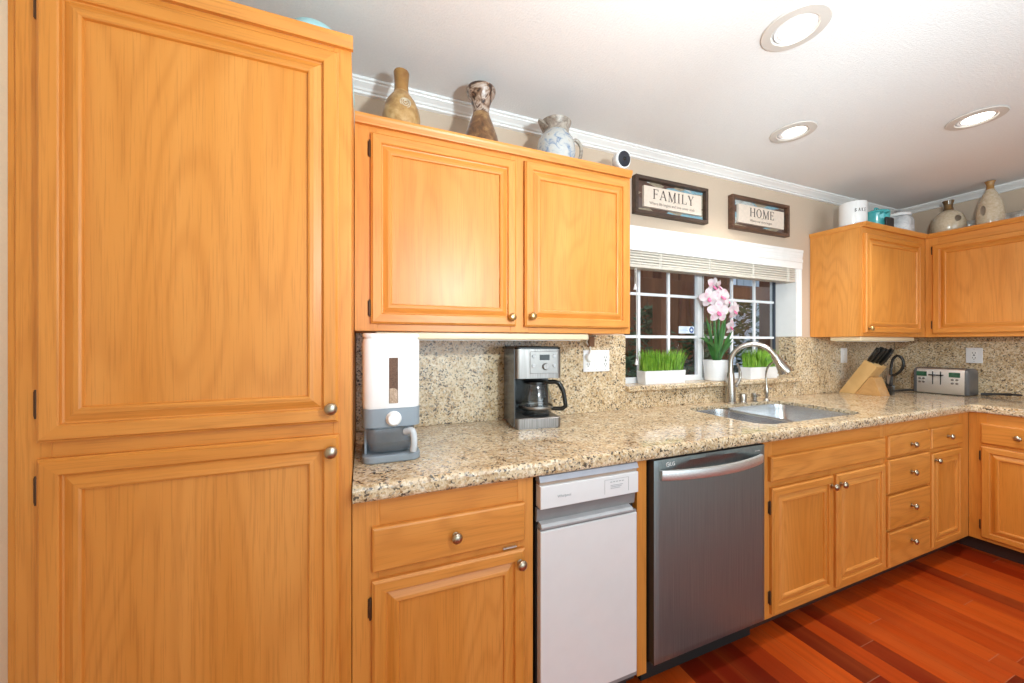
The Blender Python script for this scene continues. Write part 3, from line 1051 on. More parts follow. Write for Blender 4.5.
# drawer stack and narrow door
b3 = thing('base_cabinet', 'oak corner base cabinet with a four-drawer stack and a narrow door', 'cabinet', (3.0, 1.39, 0))
carcass(b3, BF, 2.540, XB - 0.002, ZB, ZT, -(YW - 0.004 - YF))
face_frame(b3, BF, [(2.540, 2.575, ZB, ZT), (2.965, 3.020, ZB, ZT), (3.350, XB, ZB, ZT)],
           [(2.575, 2.965, 0.79, ZT), (3.020, 3.350, 0.79, ZT), (2.575, 2.965, 0.665, 0.70), (2.575, 2.965, 0.475, 0.515), (2.575, 2.965, 0.285, 0.325), (2.575, 2.965, ZB, 0.135),
            (3.020, 3.350, 0.645, 0.70), (3.020, 3.350, ZB, 0.135)])
bm = BM(); box(bm, 2.540, XB + 0.085, YF + 0.07, YF + 0.085, 0.0, ZB); finish(bm, 'toe_board', TOE_M, b3)
for z0, z1, zk in ((0.690, 0.800, 0.740), (0.498, 0.675, 0.590), (0.308, 0.484, 0.407), (0.112, 0.292, 0.218)):
    drawer(b3, BF, 2.554, 2.978, z0, z1, knob_at=(2.772, zk))
drawer(b3, BF, 2.997, 3.366, 0.686, 0.802, knob_at=(3.176, 0.745))
door(b3, BF, 3.008, 3.366, 0.118, 0.658, knob_at=(3.030, 0.622))

# side-run base cabinet
b4 = thing('base_cabinet', 'oak base cabinet with a drawer over a door on the right wall', 'cabinet', (3.83, 0.88, 0))
carcass(b4, SF, 0.700, YF - 0.001, ZB, ZT, -(XR - 0.004 - XB), sides=(True, False))
face_frame(b4, SF, [(YF - 0.075, YF - 0.001, ZB, ZT), (0.700, 0.762, ZB, ZT)], [(0.762, YF - 0.075, 0.79, ZT), (0.762, YF - 0.075, 0.645, 0.70), (0.762, YF - 0.075, ZB, 0.135)])
bm = BM(); box(bm, XB + 0.07, XB + 0.085, 0.700, YF + 0.068, 0.0, ZB); finish(bm, 'toe_board', TOE_M, b4)
drawer(b4, SF, 1.027, 0.742, 0.683, 0.802, knob_at=(0.885, 0.744))
door(b4, SF, 1.027, 0.742, 0.113, 0.664, knob_at=(0.762, 0.62), hinges=(0.605, 0.188), side=1)

# ------------------------------------------------------------------ countertop with bullnose, backsplash, sill
YC, XC = 1.05, 3.465
SINK = (1.700, 2.515, 1.138, 1.600)       # cut-out
CT0, CT1 = 0.867, 0.914


def rounded_loop(x0, x1, y0, y1, r, n=6):
    return [((x0 + x1) / 2 + p[0], (y0 + y1) / 2 + p[1]) for p in rrect(x1 - x0, y1 - y0, r, n)]


bm = BM()
# plan outline: front edge inset rows make the bullnose
CX0, CYE, CXW, CYW = -0.023, 0.690, XR - 0.002, YW - 0.002
NB = [(0.012, CT1), (0.006, CT1 - 0.0015), (0.002, CT1 - 0.006), (0.0, CT1 - 0.014), (0.0, CT0 + 0.014), (0.002, CT0 + 0.006), (0.006, CT0 + 0.0015), (0.012, CT0)]


XM = (SINK[0] + SINK[1]) / 2


def outline(o):
    return [(CX0, YC + o), (XM, YC + o), (XC - 0.03 + o, YC + o), (XC - 0.009 + o, YC - 0.009 + o), (XC + o, YC - 0.03 + o), (XC + o, CYE), (CXW, CYE), (CXW, CYW), (XM, CYW), (CX0, CYW)]


rings = []
for o, z in NB:
    rings.append([bm.verts.new((p[0], p[1], z)) for p in outline(o)])
N_O = len(rings[0])
for A, B in zip(rings, rings[1:]):
    for k in range(N_O):
        bm.faces.new((A[k], A[(k + 1) % N_O], B[(k + 1) % N_O], B[k]))
rr = rounded_loop(*SINK, 0.085, 8)                   # counter-clockwise from the right side
right = [p for p in rr if p[0] > XM]
left = [p for p in rr if p[0] <= XM]
# order both halves: right half from back to front is not needed, sort by angle around the centre
cyS = (SINK[2] + SINK[3]) / 2
right.sort(key=lambda p: math.atan2(p[1] - cyS, p[0] - XM))                      # front -> back
left.sort(key=lambda p: math.atan2(p[1] - cyS, p[0] - XM) % (2 * PI))            # back -> front
SLABZ = SKZ = CT1 - 0.018         # the slab proper is thin; only its front edge is built up


def half_loops(z, grow):
    def g(p):
        d = Vector((p[0] - XM, p[1] - cyS))
        return (p[0] + grow * (1 if d.x > 0 else -1), p[1] + grow * (1 if d.y > 0 else -1), z)
    return ([bm.verts.new((XM, SINK[2] - grow, z))], [bm.verts.new(g(p)) for p in right], [bm.verts.new((XM, SINK[3] + grow, z))], [bm.verts.new(g(p)) for p in left])


loops = []
for z, grow, ring in ((CT1, 0, rings[0]), (SLABZ, 0, None), (SLABZ, 0.02, None), (CT0, 0.02, rings[-1])):
    vf, vr, vb, vl = half_loops(z, grow)
    loops.append(vf + vr + vb + vl)
    if ring:
        bm.faces.new([ring[k] for k in range(1, 9)] + vb + vr[::-1] + vf)
        bm.faces.new([ring[8], ring[9], ring[0], ring[1]] + vf + vl[::-1] + vb)
for A, B in zip(loops, loops[1:]):
    for k in range(len(A)):
        k2 = (k + 1) % len(A)
        bm.faces.new((A[k], A[k2], B[k2], B[k]))
ct = finish(bm, 'countertop', GRANITE, loc=(1.7, 1.4, CT0))
tag(ct, 'tan speckled granite countertop running around the corner', 'countertop')

bm = BM(); box(bm, -0.023, OX0, YS, YW - 0.001, CT1 + 0.0005, UZ0 - 0.001, 0, 0.001)
tag(finish(bm, 'backsplash', GRANITE_S, loc=(0.67, YW, CT1)), 'granite backsplash behind the coffee maker', 'backsplash')
bm = BM(); box(bm, OX0 + 0.001, OX1, YS, YW - 0.001, CT1 + 0.0005, OZ0 - 0.031, 0, 0.001)
tag(finish(bm, 'backsplash', GRANITE_S, loc=(2.1, YW, CT1)), 'low granite backsplash below the window sill', 'backsplash')
bm = BM()
box(bm, OX1 + 0.001, XR - 0.016, YS, YW - 0.001, CT1 + 0.0005, UZ0 - 0.001, 0, 0.001)
box(bm, OX1 - 0.010, OX1 - 0.0002, YS, YG - 0.012, OZ0 + 0.0005, 1.335, 0)
tag(finish(bm, 'backsplash', GRANITE_S, loc=(3.5, YW, CT1)), 'granite backsplash behind the knife block', 'backsplash')
bm = BM(); box(bm, XR - 0.015, XR - 0.001, 0.690, YW - 0.016, CT1 + 0.0005, UZ0 - 0.001, 0, 0.001)
tag(finish(bm, 'backsplash', GRANITE_S, loc=(XR, 1.2, CT1)), 'granite backsplash on the right wall behind the toaster', 'backsplash')
bm = BM()
sp = [(1.672, OZ0 - 0.024), (1.672, OZ0 - 0.006), (1.678, OZ0), (YG - 0.011, OZ0), (YG - 0.011, OZ0 - 0.030), (1.678, OZ0 - 0.030)]
extrude_poly(bm, [(OX0 + 0.001, y, z) for y, z in sp], (OX1 - OX0 - 0.001 + 0.012, 0, 0))
tag(finish(bm, 'window_sill', GRANITE_S, loc=(2.12, 1.75, OZ0 - 0.03)), 'granite window sill carrying the planters', 'sill')

# ------------------------------------------------------------------ sink, faucet and deck fittings
sk = thing('sink', 'undermount stainless double-bowl sink set in the granite', 'sink', (2.12, 1.37, SKZ - 0.2))

for x0, x1 in ((1.694, 2.006), (2.026, 2.521)):
    bm = BM()
    y0, y1 = 1.132, 1.606
    rg = []
    for o, z, r in ((0, SKZ - 0.0006, 0.075), (0.003, SKZ - 0.03, 0.075), (0.012, SKZ - 0.15, 0.075), (0.03, SKZ - 0.178, 0.07), (0.06, SKZ - 0.185, 0.06), (0.12, SKZ - 0.187, 0.01)):
        rg.append([(p[0], p[1], z) for p in rounded_loop(x0 + o, x1 - o, y0 + o, y1 - o, min(r, 0.07), 6)])
    loft(bm, rg, 0, False, True)
    bw = finish(bm, 'bowl', SINK_S, sk, smooth=True, angle=80)
    bm = BM()
    lathe(bm, [(0.044, SKZ - 0.185), (0.044, SKZ - 0.182), (0.036, SKZ - 0.182), (0.030, SKZ - 0.186), (0.0, SKZ - 0.186)], ((x0 + x1) / 2, 1.40, 0), 24)
    finish(bm, 'drain', CHROME, bw, smooth=True)
bm = BM(); box(bm, 2.002, 2.030, 1.134, 1.604, SKZ - 0.034, SKZ - 0.004, 0, 0.004, 2)
finish(bm, 'divider', SINK_S, sk)
FX, FY = 2.130, 1.640
fa = thing('faucet', 'brushed nickel gooseneck faucet behind the sink', 'faucet', (FX, FY, CT1))
bm = BM()
lathe(bm, [(0, 0), (0.034, 0), (0.034, 0.006), (0.030, 0.010), (0.0295, 0.05), (0.027, 0.12), (0.024, 0.165), (0.021, 0.19), (0, 0.192)], (FX, FY, CT1), 28)
finish(bm, 'body', NICKEL, fa, smooth=True)
tipx, tipy = 2.300, 1.425
path = []
d = Vector((tipx - FX, tipy - FY, 0)); dl = d.length; d.normalize()
R = dl * 0.43
zc = 1.289 - R - 0.006
path.append(Vector((FX, FY, CT1 + 0.18)))
path.append(Vector((FX, FY, zc - 0.03)))
for k in range(17):
    t = PI - PI * 0.86 * k / 16
    path.append(Vector((FX, FY, zc)) + d * (R + R * math.cos(t)) + Vector((0, 0, R * math.sin(t))))
bm = BM(); tube(bm, path, [0.0185] + [0.0150] * (len(path) - 1), 16); finish(bm, 'spout', NICKEL, fa, smooth=True)
bm = BM()
e = path[-1]; dv = (path[-1] - path[-2]).normalized()
tube(bm, [e - dv * 0.004, e + dv * 0.006, e + dv * 0.010, e + dv * 0.05, e + dv * 0.100, e + dv * 0.116], [0.018, 0.0205, 0.0195, 0.024, 0.035, 0.032], 18)
finish(bm, 'spray_head', NICKEL, fa, smooth=True)
bm = BM()
hx = Vector((FX + 0.022, FY - 0.012, CT1 + 0.115))
tube(bm, [(FX + 0.004, FY, CT1 + 0.112), (FX + 0.040, FY - 0.012, CT1 + 0.112)], 0.015, 14)
tube(bm, bez([(FX + 0.036, FY - 0.012, CT1 + 0.110), (FX + 0.062, FY - 0.016, CT1 + 0.150), (FX + 0.060, FY - 0.018, CT1 + 0.200), (FX + 0.038, FY - 0.018, CT1 + 0.250)], 6), [0.011] * 6 + [0.009] * 6 + [0.007] * 7, 10)
finish(bm, 'lever', NICKEL, fa, smooth=True)
bm = BM(); lathe(bm, [(0, 0), (0.024, 0), (0.024, 0.004), (0.0205, 0.008), (0.0205, 0.052), (0.019, 0.056), (0, 0.057)], (2.222, 1.625, CT1), 24)
tag(finish(bm, 'air_gap_cap', NICKEL, loc=(2.222, 1.625, CT1), smooth=True), 'short nickel air gap cap just right of the faucet', 'air gap')
so = thing('soap_pump', 'low nickel soap pump between the air gap cap and the thin spigot', 'soap pump', (2.322, 1.622, CT1))
bm = BM(); lathe(bm, [(0, 0), (0.021, 0), (0.021, 0.006), (0.014, 0.010), (0.014, 0.03), (0, 0.031)], (2.322, 1.622, CT1), 24); finish(bm, 'collar', NICKEL, so, smooth=True)
bm = BM(); lathe(bm, [(0, 0.031), (0.017, 0.031), (0.018, 0.05), (0.012, 0.056), (0, 0.057)], (2.322, 1.622, CT1), 24)
tube(bm, [(2.322, 1.622, CT1 + 0.046), (2.332, 1.590, CT1 + 0.044)], 0.006, 8); finish(bm, 'pump_head', NICKEL, so, smooth=True)
ff = thing('filter_faucet', 'slender nickel drinking water spigot rightmost on the sink deck', 'faucet', (2.432, 1.618, CT1))
bm = BM(); lathe(bm, [(0, 0), (0.021, 0), (0.019, 0.008), (0.010, 0.018), (0.013, 0.045), (0.016, 0.062), (0.011, 0.082), (0.008, 0.105), (0, 0.106)], (2.432, 1.618, CT1), 20); finish(bm, 'body', NICKEL, ff, smooth=True)
bm = BM()
tube(bm, bez([(2.432, 1.618, CT1 + 0.10), (2.432, 1.618, CT1 + 0.19), (2.425, 1.585, CT1 + 0.243), (2.412, 1.520, CT1 + 0.268), (2.400, 1.475, CT1 + 0.255)], 8), 0.0058, 10); finish(bm, 'spout', NICKEL, ff, smooth=True)
bm = BM(); tube(bm, [(2.437, 1.618, CT1 + 0.072), (2.468, 1.606, CT1 + 0.082)], [0.006, 0.004], 8); finish(bm, 'lever', NICKEL, ff, smooth=True)

# ------------------------------------------------------------------ dishwasher
dw = thing('dishwasher', 'dark stainless dishwasher with a bowed bar handle', 'dishwasher', (1.27, 1.37, 0))
bm = BM(); box(bm, 0.985, 1.590, 1.086, 1.66, 0.10, 0.860); box(bm, 0.985, 1.590, 1.13, 1.15, 0.0, 0.10); finish(bm, 'tub', DARK_M, dw)
bm = BM()
DX0, DX1, DZ0, DZ1, DY = 0.975, 1.566, 0.126, 0.8635, 1.046
nx, nz = 44, 56
xs = [DX0 + (DX1 - DX0) * k / nx for k in range(nx + 1)]
zs = [DZ0 + (DZ1 - DZ0) * k / nz for k in range(nz + 1)]


def dwy(x, z):
    u, v = (x - 1.275) / 0.215, (z - 0.820) / 0.034
    q = u * u + v * v
    y = DY + (0.016 * (1 - q) ** 1.0 if q < 1 else 0)
    e = min(x - DX0, DX1 - x, z - DZ0, DZ1 - z)
    return y + (0.004 if e < 0.001 else 0)


G = [[bm.verts.new((x, dwy(x, z), z)) for x in xs] for z in zs]
for j in range(nz):
    for i in range(nx):
        bm.faces.new((G[j][i], G[j][i + 1], G[j + 1][i + 1], G[j + 1][i]))
border = [G[0][i] for i in range(nx)] + [G[j][nx] for j in range(nz)] + [G[nz][i] for i in range(nx, 0, -1)] + [G[j][0] for j in range(nz, 0, -1)]
bk = [bm.verts.new((v.co.x, 1.085, v.co.z)) for v in border]
for k in range(len(border)):
    k2 = (k + 1) % len(border)
    bm.faces.new((border[k], border[k2], bk[k2], bk[k])).material_index = 1
bm.faces.new(bk[::-1])
finish(bm, 'door_panel', [DW_STEEL, BLACK_R], dw, smooth=True)
bm = BM()
rg = []
for k in range(25):
    t = k / 24
    x = 0.998 + (1.535 - 0.998) * t
    y = 1.040 - 0.040 * math.sin(PI * t) ** 0.8
    zc_ = 0.812
    rg.append([(x, y - 0.006, zc_ + 0.017), (x, y - 0.008, zc_ + 0.013), (x, y - 0.007, zc_ - 0.014), (x, y - 0.004, zc_ - 0.018), (x, y + 0.006, zc_ - 0.018), (x, y + 0.006, zc_ + 0.017)])
loft(bm, rg)
tag(finish(bm, 'handle', HANDLE_S, dw, smooth=True), 'bright stainless bowed bar handle')
bm = BM()
lathe(bm, [(0.0068, 0), (0.0085, 0), (0.0085, 0.0012), (0.0068, 0.0012), (0.0068, 0)], (1.036, DY - 0.0014, 0.845), 20, axis='y')
box(bm, 1.0355, 1.0365, DY - 0.0014, DY - 0.0002, 0.841, 0.849); box(bm, 1.0365, 1.041, DY - 0.0014, DY - 0.0002, 0.8445, 0.8455)
lg = finish(bm, 'emblem', WHITE_INK, dw)
text_mesh('LG', 0.020, WHITE_INK, 'lettering', dw, at(FACE_BACK, (1.058, DY - 0.0008, 0.845)), 0.0004)
bm = BM()
for x in (1.504, 1.512, 1.520, 1.528):
    box(bm, x, x + 0.003, DY - 0.001, DY + 0.001, 0.842, 0.845)
finish(bm, 'indicator_marks', WHITE_INK, dw)

# ------------------------------------------------------------------ trash compactor
tc_ = thing('trash_compactor', 'white slide-out trash compactor between the oak base cabinet and filler panel', 'trash compactor', (0.71, 1.37, 0))
KX0, KX1 = 0.520, 0.908
bm = BM(); box(bm, KX0, KX1, 1.085, 1.66, 0.09, 0.860); finish(bm, 'body', DARK_M, tc_)
bm = BM(); box(bm, KX0, KX1, 1.12, 1.14, 0.0, 0.09); box(bm, KX0 + 0.01, KX1 - 0.002, 1.075, 1.12, 0.085, 0.105); finish(bm, 'toe_kick', BLACK_R, tc_)
bm = BM(); extrude_poly(bm, [(KX0, 1.060, 0.8645), (KX0, 1.052, 0.848), (KX0, 1.056, 0.846), (KX0, 1.085, 0.846), (KX0, 1.085, 0.8645)], (KX1 - KX0, 0, 0)); finish(bm, 'top_trim', BLUEGREY, tc_)
bm = BM(); box(bm, KX0 + 0.002, KX1 - 0.002, 1.060, 1.085, 0.836, 0.8455); finish(bm, 'beading', plain('tan_beading', (0.45, 0.33, 0.26), 0.4), tc_)
bm = BM(); box(bm, KX0 + 0.001, KX1 - 0.003, 1.050, 1.085, 0.763, 0.8355, 0, 0.002, 2); cp = finish(bm, 'control_panel', ENAMEL, tc_)
text_mesh('Whirlpool', 0.012, INK_GREY, 'lettering', cp, at(FACE_BACK, (0.606, 1.0494, 0.797)), 0.0003)
bm = BM()
for x0, x1, z0, z1 in ((0.762, 0.862, 0.823, 0.8238), (0.762, 0.7628, 0.776, 0.823), (0.8612, 0.862, 0.776, 0.823)):
    box(bm, x0, x1, 1.0492, 1.0499, z0, z1)
for k in range(5):
    box(bm, 0.785 + 0.012 * k, 0.793 + 0.012 * k, 1.0492, 1.0499, 0.813, 0.8155)
for k in range(3):
    box(bm, 0.786, 0.838 - 0.006 * k, 1.0492, 1.0499, 0.802 - 0.005 * k, 0.8035 - 0.005 * k)
finish(bm, 'printed_marks', INK_GREY, cp)
bm = BM()
extrude_poly(bm, [(KX0 - 0.002, 1.068, 0.758), (KX0 - 0.002, 1.075, 0.716), (KX0 - 0.002, 1.085, 0.716), (KX0 - 0.002, 1.085, 0.758)], (KX1 - KX0 + 0.001, 0, 0))
finish(bm, 'handle_recess', GREYPLAS, tc_)
bm = BM()
extrude_poly(bm, [(KX0 + 0.006, 1.078, 0.716), (KX0 + 0.006, 1.058, 0.712), (KX0 + 0.006, 1.052, 0.704), (KX0 + 0.006, 1.054, 0.698), (KX0 + 0.006, 1.085, 0.698)], (KX1 - KX0 - 0.030, 0, 0))
finish(bm, 'pull_lip', PALEGREY, tc_)
bm = BM(); box(bm, KX0 + 0.004, KX1 - 0.004, 1.056, 1.085, 0.124, 0.690, 0, 0.003, 2); finish(bm, 'drawer_front', ENAMEL, tc_)
bm = BM(); box(bm, KX0 + 0.004, KX1 - 0.004, 1.060, 1.085, 0.690, 0.698); finish(bm, 'seam_strip', GREYPLAS, tc_)  # grey strip along the line above the drawer front
bm = BM(); box(bm, KX0 + 0.006, KX1 - 0.004, 1.058, 1.085, 0.112, 0.124); finish(bm, 'bottom_rail', GREYPLAS, tc_)

# ------------------------------------------------------------------ under-cabinet lights
for (x0, x1, y0, y1, lab) in ((0.045, 0.948, 1.424, 1.530, 'long cream light fixture under the left wall cabinet'), (3.075, 3.760, 1.424, 1.600, 'cream light fixture under the right wall cabinet')):
    ul = thing('under_cabinet_light', lab, 'light', ((x0 + x1) / 2, (y0 + y1) / 2, UZ0))
    bm = BM(); box(bm, x0, x1, y0, y1, 1.303, UZ0 - 0.0005, 0, 0.006, 2); finish(bm, 'housing', CREAM_P, ul, smooth=True, angle=50)
    bm = BM(); box(bm, x0 + 0.03, x1 - 0.03, y0 + 0.02, y1 - 0.02, 1.299, 1.3025, 0); finish(bm, 'diffuser', WHITE_P, ul)
pc = thing('power_cord', 'white round plug and short cord from the left fixture to the outlet', 'cord', (1.118, YS - 0.02, 1.223))
bm = BM(); lathe(bm, [(0, -0.034), (0.018, -0.034), (0.022, -0.030), (0.0235, -0.006), (0, -0.006)], (1.124, YS, 1.212), 24, axis='y'); finish(bm, 'plug', WHITE_P, pc, smooth=True)
bm = BM(); tube(bm, bez([(1.124, YS - 0.020, 1.232), (1.130, YS - 0.018, 1.262), (1.105, YS - 0.02, 1.292), (1.06, 1.60, 1.318), (0.95, 1.50, 1.320)], 8), 0.0042, 8); finish(bm, 'wire', CORD_M, pc, smooth=True)
bm = BM(); box(bm, 1.118, 1.156, YS - 0.022, YS - 0.0005, 1.268, 1.322, 0, 0.004); finish(bm, 'brown_wrap', PLUG_BR, pc)


# ------------------------------------------------------------------ outlets
def outlet(name, label, cat, fm, a0, a1, z0, z1, kinds):
    lo, hi = min(a0, a1), max(a0, a1)
    mid = fm((lo + hi) / 2, z0, 0)
    o = thing(name, label, cat, mid)
    bm = BM(); fbox(bm, fm, lo, hi, z0, z1, 0.0004, 0.0055, 0, 0.0022); finish(bm, 'plate', PLATE_M, o, smooth=True, angle=30)
    n = len(kinds)
    sgn = 1 if a1 > a0 else -1
    for k, kd in enumerate(kinds):
        c = a0 + (a1 - a0) * (k + 0.5) / n
        zm = (z0 + z1) / 2
        if kd == 'switch':
            bm = BM(); fbox(bm, fm, c - 0.0165, c + 0.0165, zm - 0.033, zm + 0.033, 0.0056, 0.0075, 0, 0.0008); r = finish(bm, 'rocker', WHITE_P, o)
            bm = BM(); fbox(bm, fm, c - 0.012, c + 0.012, zm - 0.0006, zm + 0.0006, 0.0076, 0.0079); finish(bm, 'rocker_line', INK_GREY, r)
        else:
            bm = BM(); fbox(bm, fm, c - 0.0165, c + 0.0165, zm - 0.033, zm + 0.033, 0.0056, 0.0070, 0, 0.0008); r = finish(bm, 'receptacle', WHITE_P, o)
            bm = BM()
            for dz in (-0.018, 0.018):
                fbox(bm, fm, c - 0.008, c - 0.005, zm + dz - 0.004, zm + dz + 0.006, 0.0071, 0.0076)
                fbox(bm, fm, c + 0.005, c + 0.008, zm + dz - 0.004, zm + dz + 0.006, 0.0071, 0.0076)
                fbox(bm, fm, c - 0.0025, c + 0.0025, zm + dz - 0.012, zm + dz - 0.007, 0.0071, 0.0076)
            fbox(bm, fm, c - 0.005, c + 0.005, zm - 0.003, zm + 0.003, 0.0071, 0.0078)
            finish(bm, 'slots', SLOT_M, r)
        bm = BM()
        for z in (z0 + 0.011, z1 - 0.011):
            fbox(bm, fm, c - 0.002, c + 0.002, z - 0.002, z + 0.002, 0.0056, 0.0062)
        finish(bm, 'screws', INK_GREY, o)


outlet('wall_outlet', 'white double outlet plate right of the coffee maker', 'outlet', back_face(YS), 1.095, 1.263, 1.134, 1.250, ('socket', 'switch', 'socket'))
outlet('wall_switch', 'single white switch plate left of the knife block', 'switch', back_face(YS), 3.400, 3.480, 1.136, 1.251, ('switch',))
outlet('wall_outlet', 'white square outlet plate on the right wall above the toaster', 'outlet', side_face(XR - 0.015), 1.300, 1.218, 1.142, 1.254, ('socket',))

# ------------------------------------------------------------------ grain dispenser
gd = thing('grain_dispenser', 'white and grey grain dispenser on the counter beside the pantry', 'dispenser', (0.088, 1.32, CT1))
gx, gy, gw, gdp = 0.0885, 1.320, 0.174, 0.196


def rr_ring(w, dp, r, z, cx=gx, cy=gy, n=5):
    return [(cx + p[0], cy + p[1], z) for p in rrect(w, dp, r, n)]


bm = BM(); loft(bm, [rr_ring(gw - .004, gdp - .004, .030, 1.084), rr_ring(gw, gdp, .032, 1.092), rr_ring(gw, gdp, .032, 1.298), rr_ring(gw - .004, gdp - .004, .030, 1.301)])
finish(bm, 'tank', WHITE_P, gd, smooth=True)
bm = BM(); loft(bm, [rr_ring(gw - .008, gdp - .008, .030, 1.3015), rr_ring(gw - .008, gdp - .008, .030, 1.308), rr_ring(gw + .001, gdp + .001, .032, 1.3085), rr_ring(gw + .001, gdp + .001, .032, 1.3165), rr_ring(gw - .008, gdp - .008, .028, 1.3195)])
finish(bm, 'lid', WHITE_P, gd, smooth=True)
yf_ = gy - gdp / 2
bm = BM(); box(bm, 0.0785, 0.1055, yf_ - 0.0012, yf_ + 0.002, 1.100, 1.243); w = finish(bm, 'window_strip', BROWN_RICE, gd)
bm = BM(); lathe(bm, [(0, 0), (0.0125, 0)], (0, 0, 0), 4)
bm.free(); bm = BM()
pts = [(0.080, 1.101), (0.104, 1.101), (0.104, 1.139), (0.099, 1.145), (0.090, 1.1475), (0.080, 1.146)]
extrude_poly(bm, [(x, yf_ - 0.0020, z) for x, z in pts], (0, 0.0007, 0)); tag(finish(bm, 'grain_level', PALE_RICE, w), 'pale grain showing in the strip')
bm = BM(); loft(bm, [rr_ring(gw, gdp, .032, 1.026), rr_ring(gw + .001, gdp + .001, .032, 1.030), rr_ring(gw + .001, gdp + .001, .032, 1.0835)])
tag(finish(bm, 'collar', SLATE_P, gd, smooth=True), 'slate grey band')
bm = BM()
loft(bm, [rr_ring(gw - .002, gdp - .002, .030, CT1 + .0005), rr_ring(gw + .004, gdp + .004, .034, CT1 + .004), rr_ring(gw + .004, gdp + .004, .034, CT1 + .020), rr_ring(gw - .004, gdp - .004, .030, CT1 + .024)])
box(bm, gx - gw / 2 + 0.006, gx + gw / 2 - 0.006, gy + 0.060, gy + gdp / 2 - 0.006, CT1 + .0245, 1.0255)
box(bm, gx - gw / 2 + 0.006, gx - gw / 2 + 0.012, gy - 0.06, gy + 0.060, CT1 + .0245, 1.0255)
tag(finish(bm, 'base', SLATE_P, gd, smooth=True, angle=30), 'slate grey base')
bm = BM(); lathe(bm, [(0, -0.020), (0.016, -0.020), (0.0195, -0.017), (0.0215, -0.010), (0.0215, -0.004), (0.0235, -0.003), (0.0235, 0.0015)], (0.0925, yf_, 1.052), 28, axis='y')
finish(bm, 'button', WHITE_P, gd, smooth=True)
bm = BM()
cw, cd = gw - 0.020, 0.146
cy_ = yf_ + cd / 2 + 0.004
o_r = lambda w, dpt, r, z: rr_ring(w, dpt, r, z, gx - 0.004, cy_)
loft(bm, [o_r(cw - .050, cd - .040, .03, CT1 + .0265), o_r(cw - .022, cd - .018, .035, CT1 + .034), o_r(cw - .004, cd - .006, .035, CT1 + .075), o_r(cw, cd, .035, 1.020),
          o_r(cw - .005, cd - .005, .033, 1.020), o_r(cw - .010, cd - .012, .033, CT1 + .076), o_r(cw - .028, cd - .024, .033, CT1 + .037), o_r(cw - .056, cd - .046, .028, CT1 + .030)])
cup = finish(bm, 'measuring_cup', CLEAR, gd, smooth=True, angle=60)
bm = BM()
tube(bm, bez([(0.128, yf_ + 0.008, 1.006), (0.148, yf_ - 0.012, 1.010), (0.153, yf_ - 0.016, 0.975), (0.150, yf_ - 0.012, 0.948)], 6), 0.0105, 10)
finish(bm, 'cup_handle', plain('frosted_grey', (0.55, 0.58, 0.62), 0.3), cup, smooth=True)

# ------------------------------------------------------------------ coffee maker
cm = thing('coffee_maker', 'black and stainless drip coffee maker under the wall cabinet', 'coffee maker', (0.733, 1.57, CT1))
MX0, MX1, MY0, MY1 = 0.626, 0.838, 1.462, 1.672
mcx, mcy, mw, md = (MX0 + MX1) / 2, (MY0 + MY1) / 2, MX1 - MX0, MY1 - MY0


def crr(w, dp, r, z, cy=mcy):
    return [(mcx + p[0], cy + p[1], z) for p in rrect(w, dp, r, 5)]


bm = BM(); loft(bm, [crr(mw, md, .018, CT1 + .006), crr(mw, md, .018, CT1 + .044), crr(mw - .006, md - .006, .016, CT1 + .047)]); loft(bm, [crr(mw - .006, md - .006, .016, CT1 + .0005), crr(mw - .006, md - .006, .016, CT1 + .006)])
finish(bm, 'base', CHROME, cm, smooth=True)
bm = BM(); box(bm, MX0 + .002, MX1 - .002, mcy + 0.064, MY1 - .002, CT1 + .0475, 1.1335); box(bm, MX0 + .004, MX0 + .012, MY0 + 0.05, mcy + 0.064, CT1 + .0475, 1.1335)
finish(bm, 'column', BLACK_P, cm)
bm = BM(); box(bm, MX0 - .0035, MX0 + .0012, MY0 + .016, MY1 - .006, CT1 + .008, 1.262); finish(bm, 'side_panel', plain('smoked_side', (0.055, 0.05, 0.048), 0.22), cm)
bm = BM(); loft(bm, [crr(mw, md, .018, 1.134), crr(mw, md, .018, 1.262)]); hd = finish(bm, 'brew_head', CHROME, cm, smooth=True)
bm = BM(); loft(bm, [crr(mw - .002, md - .002, .018, 1.2622), crr(mw - .002, md - .002, .018, 1.269), crr(mw - .018, md - .018, .014, 1.274)]); finish(bm, 'lid', BLACK_P, cm, smooth=True)
bm = BM(); lathe(bm, [(0.0, 0), (0.062, 0), (0.064, 0.003), (0.060, 0.006), (0, 0.006)], (mcx + 0.012, MY0 + 0.082, CT1 + .0475), 28); finish(bm, 'hot_plate', BLACK_R, cm, smooth=True)
bm = BM(); box(bm, 0.690, 0.818, MY0 - 0.0025, MY0 + 0.001, 1.156, 1.252, 0, 0.002); cpn = finish(bm, 'control_panel', plain('panel_silver', (0.33, 0.315, 0.30), 0.4, 0.6), hd)
bm = BM(); box(bm, 0.734, 0.780, MY0 - 0.0038, MY0 - 0.0026, 1.214, 1.238); finish(bm, 'display', LCD, cm)
for kx, kz, kr in ((0.706, 1.232, .008), (0.802, 1.232, .008), (0.706, 1.190, .009), (0.802, 1.190, .008)):
    bm = BM(); lathe(bm, [(0, -0.005), (kr * .8, -0.005), (kr, -0.003), (kr, -0.0026 + 0.002), (0, -0.0006)], (kx, MY0 - 0.002, kz), 16, axis='y'); finish(bm, 'button', PALEGREY, cm, smooth=True)
bm = BM(); lathe(bm, [(0, -0.014), (0.0125, -0.014), (0.0145, -0.011), (0.0155, -0.0006), (0, -0.0006)], (0.761, MY0 - 0.002, 1.186), 24, axis='y'); finish(bm, 'dial', CHROME, cm, smooth=True)
